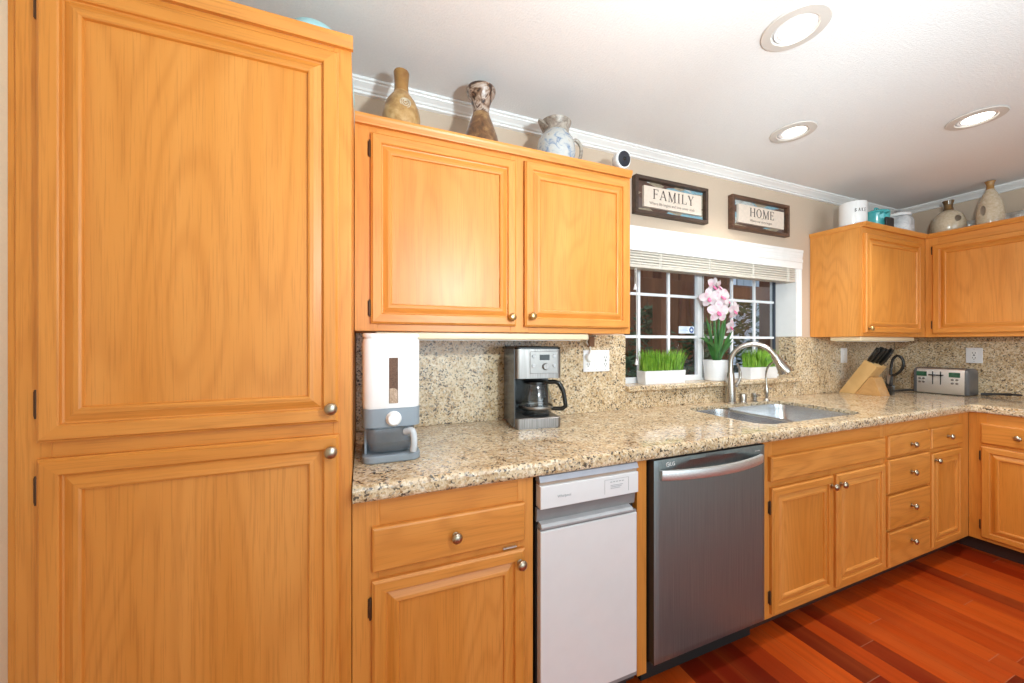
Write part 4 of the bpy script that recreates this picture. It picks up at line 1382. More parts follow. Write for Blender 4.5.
# carafe
cfx, cfy = mcx + 0.012, MY0 + 0.082
cf = thing('coffee_carafe', 'empty glass carafe with black handle inside the coffee maker', 'carafe', (cfx, cfy, CT1 + 0.054))
z0 = CT1 + 0.0540
bm = BM()
lathe(bm, [(0.0, z0), (0.058, z0), (0.071, z0 + .006), (0.078, z0 + .025), (0.078, z0 + .045), (0.073, z0 + .085), (0.060, z0 + .115), (0.056, z0 + .135), (0.054, z0 + .135), (0.058, z0 + .114), (0.071, z0 + .084), (0.076, z0 + .045), (0.0755, z0 + .025), (0.066, z0 + .009), (0.057, z0 + .003), (0, z0 + .003)], (cfx, cfy, 0), 36)
finish(bm, 'jug', CARAFE_G, cf, smooth=True)
bm = BM(); lathe(bm, [(0.0782, z0 + .028), (0.0788, z0 + .030), (0.0788, z0 + .036), (0.0782, z0 + .038)], (cfx, cfy, 0), 36); finish(bm, 'band', CHROME, cf, smooth=True)
bm = BM(); lathe(bm, [(0.0, z0 + .150), (0.045, z0 + .150), (0.058, z0 + .146), (0.059, z0 + .137), (0.0, z0 + .1365)], (cfx, cfy, 0), 32); finish(bm, 'lid', BLACK_P, cf, smooth=True)
bm = BM()
dh = Vector((0.90, -0.44, 0)).normalized()
hp_ = [Vector((cfx, cfy, z0)) + dh * r + Vector((0, 0, z)) for r, z in ((0.056, .143), (0.100, .140), (0.125, .100), (0.136, .035), (0.120, .022), (0.072, .022))]
tube(bm, bez(hp_[:4], 6) + hp_[4:], [0.010] * 6 + [0.011] * 6 + [0.010] * 7 + [0.010, 0.009], 10); finish(bm, 'handle', BLACK_P, cf, smooth=True)
bm = BM()
for k in range(8):
    a = -PI / 2 - 0.15
    r = 0.0745 - 0.0016 * k
    z = z0 + .050 + k * 0.0085
    r = 0.0777 - (k * 0.0085) * 0.13
    box(bm, cfx - 0.016, cfx - 0.004 - 0.002 * (k % 2), cfy - r - 0.0012, cfy - r + 0.0015, z, z + 0.0012)
finish(bm, 'level_marks', WHITE_INK, cf)

cm.rotation_euler.z = -0.13
_o = Matrix.Rotation(-0.13, 3, 'Z') @ (Vector(cf.location) - Vector(cm.location))
cf.location = Vector(cm.location) + _o
cf.rotation_euler.z = -0.05

# ------------------------------------------------------------------ wall signs


def serif(bm, ch, x, z, w, h, y, t=0.0010):
    """thick-and-thin serif capital drawn from bars; (x, z) lower left"""
    TK, TN, S = h * 0.13, h * 0.055, h * 0.045

    def bar(x0, z0, x1, z1, th):
        d = Vector((x1 - x0, z1 - z0)); n = Vector((-d.y, d.x)).normalized() * th / 2
        extrude_poly(bm, [(x0 + n.x, y, z0 + n.y), (x1 + n.x, y, z1 + n.y), (x1 - n.x, y, z1 - n.y), (x0 - n.x, y, z0 - n.y)], (0, -t, 0))

    def ser(cx, cz, ww=0.28):
        bar(cx - h * ww / 2, cz, cx + h * ww / 2, cz, S)
    zt = z + h
    if ch in 'FE':
        bar(x + TK, z, x + TK, zt, TK); ser(x + TK, z + S / 2); bar(x, zt - S / 2, x + w, zt - S / 2, S); bar(x + TK, z + h * .52, x + w * .75, z + h * .52, S)
        bar(x + w - S / 2, zt, x + w - S / 2, zt - h * .22, S); bar(x + w * .75, z + h * .42, x + w * .75, z + h * .62, S)
        if ch == 'E':
            bar(x, z + S / 2, x + w, z + S / 2, S); bar(x + w - S / 2, z, x + w - S / 2, z + h * .24, S)
    elif ch == 'A':
        bar(x + w * .08, z, x + w * .48, zt, TN); bar(x + w * .48, zt, x + w * .90, z, TK); bar(x + w * .22, z + h * .34, x + w * .74, z + h * .34, S); ser(x + w * .08, z + S / 2, .26); ser(x + w * .90, z + S / 2, .3)
    elif ch == 'M':
        bar(x + w * .12, z, x + w * .14, zt, TN); bar(x + w * .14, zt, x + w * .5, z, TK); bar(x + w * .5, z, x + w * .86, zt, TN); bar(x + w * .87, z, x + w * .87, zt, TK)
        ser(x + w * .12, z + S / 2, .24); ser(x + w * .87, z + S / 2, .3); ser(x + w * .10, zt - S / 2, .2); ser(x + w * .92, zt - S / 2, .2)
    elif ch == 'I':
        bar(x + w / 2, z, x + w / 2, zt, TK); ser(x + w / 2, z + S / 2, .3); ser(x + w / 2, zt - S / 2, .3)
    elif ch == 'L':
        bar(x + TK, z, x + TK, zt, TK); ser(x + TK, zt - S / 2); bar(x, z + S / 2, x + w, z + S / 2, S); bar(x + w - S / 2, z, x + w - S / 2, z + h * .24, S)
    elif ch == 'Y':
        bar(x + w * .5, z, x + w * .5, z + h * .46, TK); bar(x + w * .5, z + h * .42, x + w * .1, zt, TK); bar(x + w * .5, z + h * .44, x + w * .9, zt, TN); ser(x + w * .5, z + S / 2, .3); ser(x + w * .12, zt - S / 2, .26); ser(x + w * .9, zt - S / 2, .24)
    elif ch == 'H':
        bar(x + TK, z, x + TK, zt, TK); bar(x + w - TK, z, x + w - TK, zt, TK); bar(x + TK, z + h / 2, x + w - TK, z + h / 2, S)
        for cx in (x + TK, x + w - TK):
            ser(cx, z + S / 2); ser(cx, zt - S / 2)
    elif ch == 'O':
        n = 20
        o = [(x + w / 2 + w * .5 * math.cos(2 * PI * k / n), z + h / 2 + h * .52 * math.sin(2 * PI * k / n)) for k in range(n)]
        i = [(x + w / 2 + (w * .5 - TK * 1.05) * math.cos(2 * PI * k / n), z + h / 2 + (h * .52 - TN) * math.sin(2 * PI * k / n)) for k in range(n)]
        for k in range(n):
            k2 = (k + 1) % n
            extrude_poly(bm, [(o[k][0], y, o[k][1]), (o[k2][0], y, o[k2][1]), (i[k2][0], y, i[k2][1]), (i[k][0], y, i[k][1])], (0, -t, 0))


def sign(x0, x1, z0, z1, word, sub, label, fr, letters, seed):
    yb = YW - 0.0005
    o = thing('wall_sign', label, 'sign', ((x0 + x1) / 2, yb, z0), 'framed word signs above the window')
    bm = BM()
    fw, fd = 0.020, 0.036
    box(bm, x0, x1, yb - fd, yb, z0, z0 + fw, 0, 0.0015); box(bm, x0, x1, yb - fd, yb, z1 - fw, z1, 0, 0.0015)
    box(bm, x0, x0 + fw, yb - fd, yb, z0 + fw, z1 - fw, 0, 0.0015); box(bm, x1 - fw, x1, yb - fd, yb, z0 + fw, z1 - fw, 0, 0.0015)
    finish(bm, 'frame', fr, o)
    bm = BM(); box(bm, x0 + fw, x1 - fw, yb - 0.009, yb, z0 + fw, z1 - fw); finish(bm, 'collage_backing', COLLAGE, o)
    px0, px1, pz0, pz1 = x0 + 0.066, x1 - 0.048, z0 + 0.046, z1 - 0.050
    bm = BM(); box(bm, px0, px1, yb - 0.026, yb - 0.0095, pz0, pz1, 0, 0.001); pl = finish(bm, 'plaque', SIGN_PL, o)
    bm = BM()
    h = 0.056
    tot = sum(letters) + 0.012 * (len(word) - 1)
    x = (px0 + px1) / 2 - tot / 2
    for ch, w_ in zip(word, letters):
        serif(bm, ch, x, pz1 - 0.014 - h, w_, h, yb - 0.0262)
        x += w_ + 0.012
    finish(bm, 'lettering', INK, pl)
    text_mesh(sub, 0.0225, INK_SOFT, 'small_lettering', pl, at(FACE_BACK, ((px0 + px1) / 2 - 0.01, yb - 0.0266, pz0 + 0.024)), 0.0003)
    bm = BM(); xm = (px0 + px1) / 2
    box(bm, xm - 0.05, xm - 0.012, yb - 0.0268, yb - 0.0262, pz0 + 0.046, pz0 + 0.0468); box(bm, xm + 0.012, xm + 0.05, yb - 0.0268, yb - 0.0262, pz0 + 0.046, pz0 + 0.0468)
    lathe(bm, [(0, -0.0005), (0.004, -0.0005), (0.004, 0)], (xm, yb - 0.0262, pz0 + 0.0464), 8, axis='y')
    finish(bm, 'flourish', INK_SOFT, pl)


sign(1.430, 1.990, 2.027, 2.244, 'FAMILY', 'Where life begins and love never ends', 'dark framed wall sign reading FAMILY above the window', SIGN_FR, (0.038, 0.050, 0.060, 0.022, 0.038, 0.046), 1)
sign(2.204, 2.768, 2.030, 2.247, 'HOME', 'Where our story begins', 'brown framed wall sign reading HOME above the window', SIGN_FR2, (0.050, 0.050, 0.062, 0.038), 2)

# ------------------------------------------------------------------ raised blind
bl = thing('window_blind', 'cream slatted blind raised into a stack at the window top', 'blind', (2.12, 1.74, 1.72))
BX0, BX1 = 1.380, OX1 - 0.010
bm = BM(); box(bm, BX0, BX1, 1.722, 1.780, 1.820, 1.858); finish(bm, 'headrail', BLIND_M, bl)
for k in range(5):
    bm = BM()
    z = 1.7415 + k * 0.0155
    extrude_poly(bm, [(BX0, 1.704, z), (BX0, 1.7025, z + 0.006), (BX0, 1.704, z + 0.0115), (BX0, 1.734, z + 0.014), (BX0, 1.764, z + 0.0115), (BX0, 1.764, z)], (BX1 - BX0, 0, 0))
    finish(bm, 'slat', BLIND_M, bl)
bm = BM(); box(bm, BX0, BX1, 1.702, 1.766, 1.722, 1.740, 0, 0.004, 2); finish(bm, 'bottom_rail', BLIND_M, bl)
for x in (1.62, 2.02, 2.42, 2.78):
    bm = BM(); box(bm, x, x + 0.004, 1.699, 1.702, 1.722, 1.822); box(bm, x + 0.011, x + 0.014, 1.699, 1.702, 1.724, 1.822); finish(bm, 'ladder_cord', CORD_M, bl)
for x, zb in ((1.452, 1.605), (1.462, 1.175)):
    bm = BM(); tube(bm, [(x, 1.712, 1.73), (x, 1.712, zb + 0.02)], 0.0016, 6); pcd = finish(bm, 'pull_cord', CORD_M, bl)
    bm = BM(); lathe(bm, [(0, 0.035), (0.004, 0.034), (0.005, 0.022), (0.0095, 0.010), (0.010, 0.002), (0, 0)], (x, 1.712, zb - 0.012), 14); finish(bm, 'tassel', WHITE_P, pcd, smooth=True)

# ------------------------------------------------------------------ planters on the sill
ZS = OZ0


def grass_planter(x0, x1, y0, y1, h, label, seed, top):
    o = thing('grass_planter', label, 'planter', ((x0 + x1) / 2, (y0 + y1) / 2, ZS))
    bm = BM()
    w, d = x1 - x0, y1 - y0
    cx, cy = (x0 + x1) / 2, (y0 + y1) / 2
    rg = lambda ww, dd, z: [(cx + p[0], cy + p[1], z) for p in rrect(ww, dd, 0.004, 3)]
    loft(bm, [rg(w - .012, d - .008, ZS + .0003), rg(w, d, ZS + h), rg(w - .008, d - .008, ZS + h), rg(w - .012, d - .010, ZS + h - .012)])
    finish(bm, 'trough', POT_RIB, o)
    bm = BM(); box(bm, x0 + 0.008, x1 - 0.008, y0 + 0.006, y1 - 0.006, ZS + h - 0.020, ZS + h - 0.006); finish(bm, 'soil', SOIL_M, o)
    rnd = random.Random(seed)
    bm = BM()
    for k in range(520):
        bx, by = rnd.uniform(x0 + .010, x1 - .010), rnd.uniform(y0 + .010, y1 - .010)
        ex = (bx - cx) / (w / 2)
        ln = (top - ZS - h) * rnd.uniform(0.70, 1.02)
        lean = Vector((ex * 0.018 + rnd.uniform(-.022, .022), rnd.uniform(-.020, .006), 0))
        a = rnd.random() * PI
        wd = Vector((math.cos(a), math.sin(a), 0)) * rnd.uniform(.0014, .0024)
        z = ZS + h - 0.008
        prev = None
        for t, s in ((0, 1), (0.45, .95), (0.8, .6), (1.0, .08)):
            c = Vector((bx, by, z)) + Vector((0, 0, ln * t)) + lean * (t * t * 1.4)
            cur = (bm.verts.new(c - wd * s), bm.verts.new(c + wd * s))
            if prev:
                bm.faces.new((prev[0], prev[1], cur[1], cur[0]))
            prev = cur
    tag(finish(bm, 'grass', GRASS_M, o), kind='stuff')


grass_planter(1.535, 1.852, 1.722, 1.800, 0.078, 'white trough of grass at the left end of the sill', 11, 1.262)
grass_planter(2.430, 2.715, 1.722, 1.800, 0.078, 'white trough of grass behind the faucet', 12, 1.258)

orc = thing('orchid_plant', 'pink and white orchid in a round white pot on the sill', 'orchid', (2.138, 1.752, ZS))
ox, oy = 2.138, 1.752
bm = BM()
prof = [(0, ZS + .0003), (0.058, ZS + .0003), (0.062, ZS + .004)]
for k in range(1, 20):
    t = k / 20
    prof.append((0.062 + 0.012 * t + (0.0009 if k % 2 else -0.0002), ZS + .004 + .124 * t))
prof += [(0.0755, ZS + .130), (0.0755, ZS + .134), (0.071, ZS + .134), (0.070, ZS + .118), (0, ZS + .118)]
lathe(bm, prof, (ox, oy, 0), 40); finish(bm, 'pot', POT_RIB, orc, smooth=True, angle=60)
bm = BM(); lathe(bm, [(0, ZS + .122), (0.05, ZS + .121), (0.0695, ZS + .1185)], (ox, oy, 0), 24); finish(bm, 'soil', SOIL_M, orc)
rnd = random.Random(8)
ZP = ZS + .120


def strap_leaf(p0, p1, p2, w):
    bm = BM()
    prev = None
    for k in range(11):
        t = k / 10
        p = Vector(p0) * (1 - t) ** 2 + Vector(p1) * 2 * t * (1 - t) + Vector(p2) * t * t
        tg = (Vector(p1) - Vector(p0)) * (1 - t) + (Vector(p2) - Vector(p1)) * t
        s = tg.cross(Vector((0.15, 1, 0.1))).normalized()
        ww = w * (0.45 + 0.55 * math.sin(PI * min(1, 0.15 + t * 0.75))) * (1 if t < 0.75 else max(0.04, (1 - t) / 0.25))
        n = tg.cross(s).normalized()
        cur = (bm.verts.new(p - s * ww + n * ww * .3), bm.verts.new(p - n * 0.001), bm.verts.new(p + s * ww + n * ww * .3))
        if prev:
            bm.faces.new((prev[0], prev[1], cur[1], cur[0])); bm.faces.new((prev[1], prev[2], cur[2], cur[1]))
        prev = cur
    finish(bm, 'leaf', LEAF_M, orc, smooth=True, angle=80)


for (mx, mz, tx, tz, dy, w) in ((-.05, .16, -.185, .155, -.03, .011), (-.07, .10, -.13, .20, -.02, .012), (-.05, .18, -.10, .30, -.01, .011), (-.02, .2, -.045, .34, -.02, .010),
                                (.01, .22, .03, .36, -.01, .011), (.03, .2, .08, .31, -.02, .011), (.05, .14, .12, .21, -.035, .012), (.07, .1, .14, .135, -.02, .011),
                                (.02, .15, .05, .26, -.04, .012), (-.02, .12, -.07, .19, -.045, .012), (.03, .11, .10, .16, -.05, .012), (-.03, .14, -.12, .125, -.04, .011), (0, .16, .005, .27, -.05, .011)):
    bx = ox + tx * 0.12
    strap_leaf((bx, oy + dy * .3, ZP), (ox + mx, oy + dy * .6, ZP + mz), (ox + tx, oy + dy, ZP + tz), w)
FLS = 1.22
FL = [(2.098, 1.735, 1.658, .048, .3), (2.140, 1.728, 1.655, .040, .9), (2.055, 1.730, 1.578, .050, -.5), (2.145, 1.715, 1.590, .060, .1), (2.215, 1.735, 1.570, .048, .6),
      (2.105, 1.705, 1.490, .058, -.2), (2.165, 1.722, 1.515, .046, .5), (2.272, 1.722, 1.505, .048, .35), (2.246, 1.728, 1.398, .042, .5)]
for pts in (((ox - .01, oy, ZP), (ox - .03, oy + .01, 1.42), (2.09, 1.76, 1.58), (2.10, 1.742, 1.655)), ((ox + .012, oy, ZP), (ox + .04, oy, 1.36), (2.235, 1.755, 1.47), (2.285, 1.738, 1.51)),
            ((ox, oy + .01, ZP), (ox + .01, oy + .01, 1.38), (2.145, 1.745, 1.55), (2.15, 1.735, 1.66))):
    bm = BM(); tube(bm, bez(pts, 8), 0.0032, 7); finish(bm, 'stem', STEM_M, orc, smooth=True)
for fx, fy, fz, r, yw in FL:
    r *= FLS
    bm = BM()
    c = Vector((fx, fy, fz))
    face = Vector((math.sin(yw) - 0.25, -1, rnd.uniform(-.25, .15))).normalized()
    sx_ = face.cross(Vector((0, 0, 1))).normalized(); sz_ = sx_.cross(face)
    roll = rnd.uniform(-.3, .3)
    for k in range(5):
        a = PI / 2 + roll + 2 * PI * k / 5
        d = sx_ * math.cos(a) + sz_ * math.sin(a); s = face.cross(d)
        pw = r * (0.46 if k in (1, 4) else 0.36)
        rows = []
        for t, ww in ((0.05, .25), (.3, .8), (.55, 1.0), (.8, .78), (.97, .22)):
            p = c + d * r * t - face * (r * .22 * t * t - r * .10 * t)
            rows.append([bm.verts.new(p - s * pw * ww + face * .10 * r * ww), bm.verts.new(p), bm.verts.new(p + s * pw * ww + face * .10 * r * ww)])
        for A, B in zip(rows, rows[1:]):
            bm.faces.new((A[0], A[1], B[1], B[0])); bm.faces.new((A[1], A[2], B[2], B[1]))
    flw = finish(bm, 'flower', PETAL_M, orc, smooth=True, angle=80)
    bm = BM()
    rg = []
    for t, rr_ in ((0.0, .05), (.12, .16), (.3, .20), (.42, .10)):
        p = c + face * r * t - sz_ * r * t * .9
        rg.append([p + (sx_ * math.cos(2 * PI * q / 8) + sz_ * .6 * math.sin(2 * PI * q / 8)) * r * rr_ for q in range(8)])
    loft(bm, rg); tag(finish(bm, 'lip', LIP_M, flw, smooth=True), 'magenta flower lip')

# ------------------------------------------------------------------ pottery on the wall cabinets
ZTOP = 2.0555


def ceramic(name, label, cat, loc, prof, mat, neck=None, neck_mat=None, seg=36, sy=1.0, sz=1.0):
    prof = [(r, h * sz) for r, h in prof]
    neck = [(r, h * sz) for r, h in neck] if neck else None
    o = thing(name, label, cat, loc)
    bm = BM(); lathe(bm, prof, loc, seg, sy=sy); finish(bm, 'body', mat, o, smooth=True)
    if neck:
        bm = BM(); lathe(bm, neck, loc, seg, sy=sy); finish(bm, 'neck', neck_mat, o, smooth=True)
    return o


# 1: ochre bottle with a medallion
v1 = ceramic('pottery_bottle', 'ochre pottery bottle with a straight neck nearest the pantry', 'bottle', (0.140, 1.478, ZTOP),
             [(0, 0), (0.052, 0), (0.060, 0.012), (0.067, 0.05), (0.0705, 0.095), (0.066, 0.13), (0.054, 0.162), (0.040, 0.184), (0.030, 0.198), (0.0275, 0.205), (0, .206)], OCHRE,
             [(0.0278, 0.203), (0.0262, 0.22), (0.0255, 0.24), (0.0275, 0.270), (0.0290, 0.284), (0.0275, 0.289), (0.0235, 0.287), (0.022, 0.25), (0, 0.24)], OCHRE_N, sz=0.93)
bm = BM()
pc_ = Vector((0.148, 1.478 - 0.0695, ZTOP + 0.118))
for r in (0.006, 0.013, 0.0185):
    tube(bm, [pc_ + Vector((r * math.cos(2 * PI * k / 16), 0.0045 * (r / 0.0185) ** 2 - 0.0005 + (0.008 * (r / 0.0185) * max(0, math.sin(2 * PI * k / 16)) * .8), r * math.sin(2 * PI * k / 16))) for k in range(17)], 0.0022, 6)
finish(bm, 'medallion', STONE, v1, smooth=True)
# 2: bronze flared vase
ceramic('pottery_vase', 'bronze hourglass pottery vase with a flared swirled mouth', 'vase', (0.458, 1.478, ZTOP),
        [(0, 0), (0.070, 0), (0.078, 0.012), (0.0775, 0.05), (0.068, 0.095), (0.052, 0.145), (0.040, 0.18), (0.0345, 0.198), (0, 0.199)], BRONZE,
        [(0.0345, 0.197), (0.0335, 0.215), (0.037, 0.24), (0.047, 0.268), (0.0575, 0.288), (0.061, 0.302), (0.060, 0.310), (0.055, 0.311), (0.050, 0.300), (0.034, 0.25), (0, 0.235)], SWIRL, sz=0.905)
# 3: blue and white pitcher
jg = ceramic('pottery_pitcher', 'blue and white glazed pitcher with one looped handle', 'pitcher', (0.815, 1.490, ZTOP),
             [(0, 0), (0.062, 0), (0.072, 0.012), (0.083, 0.05), (0.089, 0.095), (0.087, 0.135), (0.078, 0.168), (0.064, 0.192), (0.058, 0.202), (0, .203)], JUG_M,
             [(0.058, 0.201), (0.058, 0.212), (0.064, 0.235), (0.071, 0.255), (0.068, 0.258), (0.058, 0.236), (0.052, 0.212), (0, 0.205)], JUG_R, sz=0.89)
bm = BM()
tube(bm, bez([(0.882, 1.485, ZTOP + .152), (0.915, 1.478, ZTOP + .166), (0.938, 1.472, ZTOP + .135), (0.934, 1.474, ZTOP + .088), (0.910, 1.480, ZTOP + .050), (0.894, 1.484, ZTOP + .043)], 6), 0.0085, 10)
finish(bm, 'handle', JUG_R, jg, smooth=True)
bm = BM()
loft(bm, [[(0.762, 1.49 + dy, ZTOP + z * 0.89) for dy, z in ((-.028, .215), (0, .205), (.028, .215), (.02, .235), (-.02, .235))],
          [(0.745, 1.49 + dy, ZTOP + z * 0.89) for dy, z in ((-.018, .232), (0, .222), (.018, .232), (.015, .250), (-.015, .250))],
          [(0.728, 1.49 + dy, ZTOP + z * 0.89) for dy, z in ((-.008, .250), (0, .244), (.008, .250), (.006, .257), (-.006, .257))]])
finish(bm, 'spout', JUG_R, jg, smooth=True)
# camera
sc_ = thing('security_camera', 'small white round security camera at the right end of the wall cabinet', 'camera', (1.150, 1.462, ZTOP))
ca = Vector((1.150, 1.462, 2.165))
dirv = Vector((0.06, -0.99, -0.12)).normalized()
bm = BM()
lathe(bm, [(0, -0.062), (0.018, -0.060), (0.032, -0.050), (0.040, -0.034), (0.043, -0.012), (0.043, -0.004), (0.040, 0.0), (0, 0.0005)], (0, 0, 0), 32)
bm.transform(Matrix.Translation(ca + dirv * 0.028) @ dirv.to_track_quat('Z', 'Y').to_matrix().to_4x4()); hs = finish(bm, 'housing', WHITE_P, sc_, smooth=True)
bm = BM(); lathe(bm, [(0.0, 0.003), (0.030, 0.003), (0.0355, 0.0012), (0.0355, -0.002), (0, -0.002)], (0, 0, 0), 28)
bm.transform(Matrix.Translation(ca + dirv * 0.0295) @ dirv.to_track_quat('Z', 'Y').to_matrix().to_4x4()); fc = finish(bm, 'faceplate', plain('navy_face', (0.016, 0.018, 0.028), 0.3), hs, smooth=True)
bm = BM(); lathe(bm, [(0.0, 0.006), (0.007, 0.0055), (0.0095, 0.003), (0.0095, 0), (0, 0)], (0, 0, 0), 20)
bm.transform(Matrix.Translation(ca + dirv * 0.0295) @ dirv.to_track_quat('Z', 'Y').to_matrix().to_4x4()); finish(bm, 'lens', BLACK_P, fc, smooth=True)
bm = BM(); lathe(bm, [(0, 0), (0.036, 0), (0.036, 0.005), (0.012, 0.010), (0.009, 0.03), (0.009, 0.075), (0, 0.076)], (1.150, 1.470, ZTOP), 24); finish(bm, 'stand', WHITE_P, sc_, smooth=True)
bm = BM(); tube(bm, bez([(1.135, 1.49, 2.135), (1.09, 1.48, 2.095), (1.06, 1.475, ZTOP + .006), (0.98, 1.52, ZTOP + .004), (0.95, 1.69, ZTOP + .004)], 6), 0.0028, 7); finish(bm, 'cable', CORD_M, sc_)
# aqua bowl on the pantry
ab = thing('aqua_bowl', 'pale aqua bowl upside down on top of the pantry', 'bowl', (-0.138, 1.330, 2.0690))
bm = BM(); lathe(bm, [(0.112, 0), (0.116, 0.006), (0.112, 0.08), (0.095, 0.15), (0.070, 0.195), (0.040, 0.215), (0, 0.2175)], (-0.138, 1.330, 2.0690), 36); lathe(bm, [(0.109, 0.0), (0.112, 0)], (-0.138, 1.330, 2.0690), 36); finish(bm, 'shell', AQUA, ab, smooth=True)
bm = BM(); lathe(bm, [(0.1125, 0.072), (0.1135, 0.076), (0.1125, 0.082)], (-0.138, 1.330, 2.0690), 36); finish(bm, 'band', CERAM, ab, smooth=True)

# canister, teal pot, cookie jar on the right-hand wall cabinet
cn = thing('white_canister', 'large white lettered canister at the left end of the right wall cabinet', 'canister', (3.128, 1.492, ZTOP))
bm = BM(); lathe(bm, [(0, 0), (0.070, 0), (0.074, 0.006), (0.074, 0.182), (0.072, 0.189), (0.069, 0.190), (0.067, 0.180), (0.067, 0.02), (0, 0.02)], (3.128, 1.492, ZTOP), 48); finish(bm, 'body', CERAM, cn, smooth=True)
bm = BM()
# thin tall capitals wrapped on the wall of the canister, read from the room


def bent(bm, segs, ang0, z0, w, h, R, cx, cy):
    for (u0, v0, u1, v1) in segs:
        n = 3
        pts = []
        for k in range(n + 1):
            t = k / n
            a = ang0 + (u0 + (u1 - u0) * t) * w / R
            pts.append((cx + (R + .0006) * math.cos(a), cy + (R + .0006) * math.sin(a), z0 + (v0 + (v1 - v0) * t) * h))
        tube(bm, pts, 0.0013, 5)


GL = {'B': [(0, 0, 0, 1), (0, 1, .7, .8), (.7, .8, 0, .55), (0, .55, .8, .25), (.8, .25, 0, 0)], 'A': [(0, 0, .4, 1), (.4, 1, .8, 0), (.15, .4, .65, .4)], 'K': [(0, 0, 0, 1), (0, .5, .7, 1), (0, .5, .7, 0)], 'E': [(0, 0, 0, 1), (0, 1, .7, 1), (0, .5, .55, .5), (0, 0, .7, 0)]}
for k, ch in enumerate('BAKE'):
    bent(bm, GL[ch], math.radians(-146) + k * 0.25, ZTOP + 0.115, 0.0105, 0.022, 0.074, 3.128, 1.492)
finish(bm, 'lettering', INK, cn)
TX, TY = 3.455, 1.508
tp = thing('teal_pot', 'teal lidded pot between the white canister and the white jar', 'pot', (TX, TY, ZTOP))
bm = BM(); lathe(bm, [(0, 0), (0.060, 0), (0.068, 0.010), (0.0705, 0.05), (0.0705, 0.158), (0.073, 0.162), (0.070, 0.166), (0, 0.166)], (TX, TY, ZTOP), 40); finish(bm, 'body', TEAL, tp, smooth=True)
bm = BM(); lathe(bm, [(0.069, 0.1665), (0.0735, 0.169), (0.071, 0.178), (0.05, 0.188), (0.02, 0.192), (0, 0.193)], (TX, TY, ZTOP), 40); ld = finish(bm, 'lid', TEAL, tp, smooth=True)
bm = BM(); tube(bm, bez([(TX - .028, TY, ZTOP + .189), (TX - .020, TY, ZTOP + .204), (TX, TY, ZTOP + .208), (TX + .020, TY, ZTOP + .204), (TX + .028, TY, ZTOP + .189)], 5), 0.006, 8); finish(bm, 'lid_handle', TEAL, ld, smooth=True)
bm = BM(); tube(bm, bez([(TX - .052, TY - .044, ZTOP + .150), (TX - .070, TY - .075, ZTOP + .153), (TX - .050, TY - .088, ZTOP + .152), (TX - .028, TY - .064, ZTOP + .150)], 5), 0.006, 8); finish(bm, 'side_handle', TEAL, tp, smooth=True)
bm = BM(); box(bm, 3.375, 3.472, 1.418, 1.430, ZTOP + 0.0005, ZTOP + 0.112, 0, 0.004, 2)
tag(finish(bm, 'chalk_plaque', BLACK_R, loc=(3.42, 1.424, ZTOP)), 'small dark brown plaque leaning before the teal pot', 'plaque')
WX, WY = 3.735, 1.502
wj = thing('white_jar', 'white marbled cookie jar with a knobbed lid in the cabinet corner', 'jar', (WX, WY, ZTOP))
bm = BM()
loft(bm, [[(WX + p[0], WY + p[1], ZTOP + z) for p in rrect(w_, w_, r_, 6)] for w_, r_, z in ((.130, .04, 0), (.146, .045, .006), (.152, .05, .06), (.150, .05, .140), (.136, .05, .165), (.116, .05, .175))]); finish(bm, 'body', GREYCER, wj, smooth=True)
bm = BM(); lathe(bm, [(0.062, 0.1755), (0.070, 0.177), (0.070, 0.194), (0.056, 0.205), (0.025, 0.210), (0, 0.211)], (WX, WY, ZTOP), 36); l2 = finish(bm, 'lid', CERAM, wj, smooth=True)
bm = BM(); box(bm, WX - .026, WX + .026, WY - .018, WY + .018, ZTOP + .2095, ZTOP + .225, 0, 0.006, 2); finish(bm, 'lid_grip', GREYPLAS, l2, smooth=True)


def holed(bm_body, cut_c, cut_d, ra, rb, mat_name):
    """cuts an oval through-hole, returning a new bmesh"""
    objs = []
    for b_ in (bm_body,):
        me = bpy.data.meshes.new('t'); bmesh.ops.recalc_face_normals(b_, faces=b_.faces); b_.to_mesh(me); b_.free(); o = bpy.data.objects.new('t', me); COL.objects.link(o); objs.append(o)
    cb = BM(); lathe(cb, [(0, -0.3), (1, -0.3), (1, 0.3), (0, 0.3)], (0, 0, 0), 28, sx=ra, sy=rb)
    q = Vector(cut_d).normalized()
    xa = q.cross(Vector((0, 0, 1))).normalized(); za = xa.cross(q)
    M_ = Matrix(((xa.x, za.x, q.x, cut_c[0]), (xa.y, za.y, q.y, cut_c[1]), (xa.z, za.z, q.z, cut_c[2]), (0, 0, 0, 1)))
    cb.transform(M_); bmesh.ops.recalc_face_normals(cb, faces=cb.faces)
    me = bpy.data.meshes.new('c'); cb.to_mesh(me); cb.free(); c = bpy.data.objects.new('c', me); COL.objects.link(c); objs.append(c)
    md_ = objs[0].modifiers.new('b', 'BOOLEAN'); md_.object = c; md_.operation = 'DIFFERENCE'; md_.solver = 'EXACT'
    dg = bpy.context.evaluated_depsgraph_get(); dg.update()
    res = bpy.data.meshes.new_from_object(objs[0].evaluated_get(dg))
    for o in objs:
        bpy.data.objects.remove(o)
    out = BM(); out.from_mesh(res); bpy.data.meshes.remove(res)
    for f in out.faces:
        f.material_index = 0
    return out


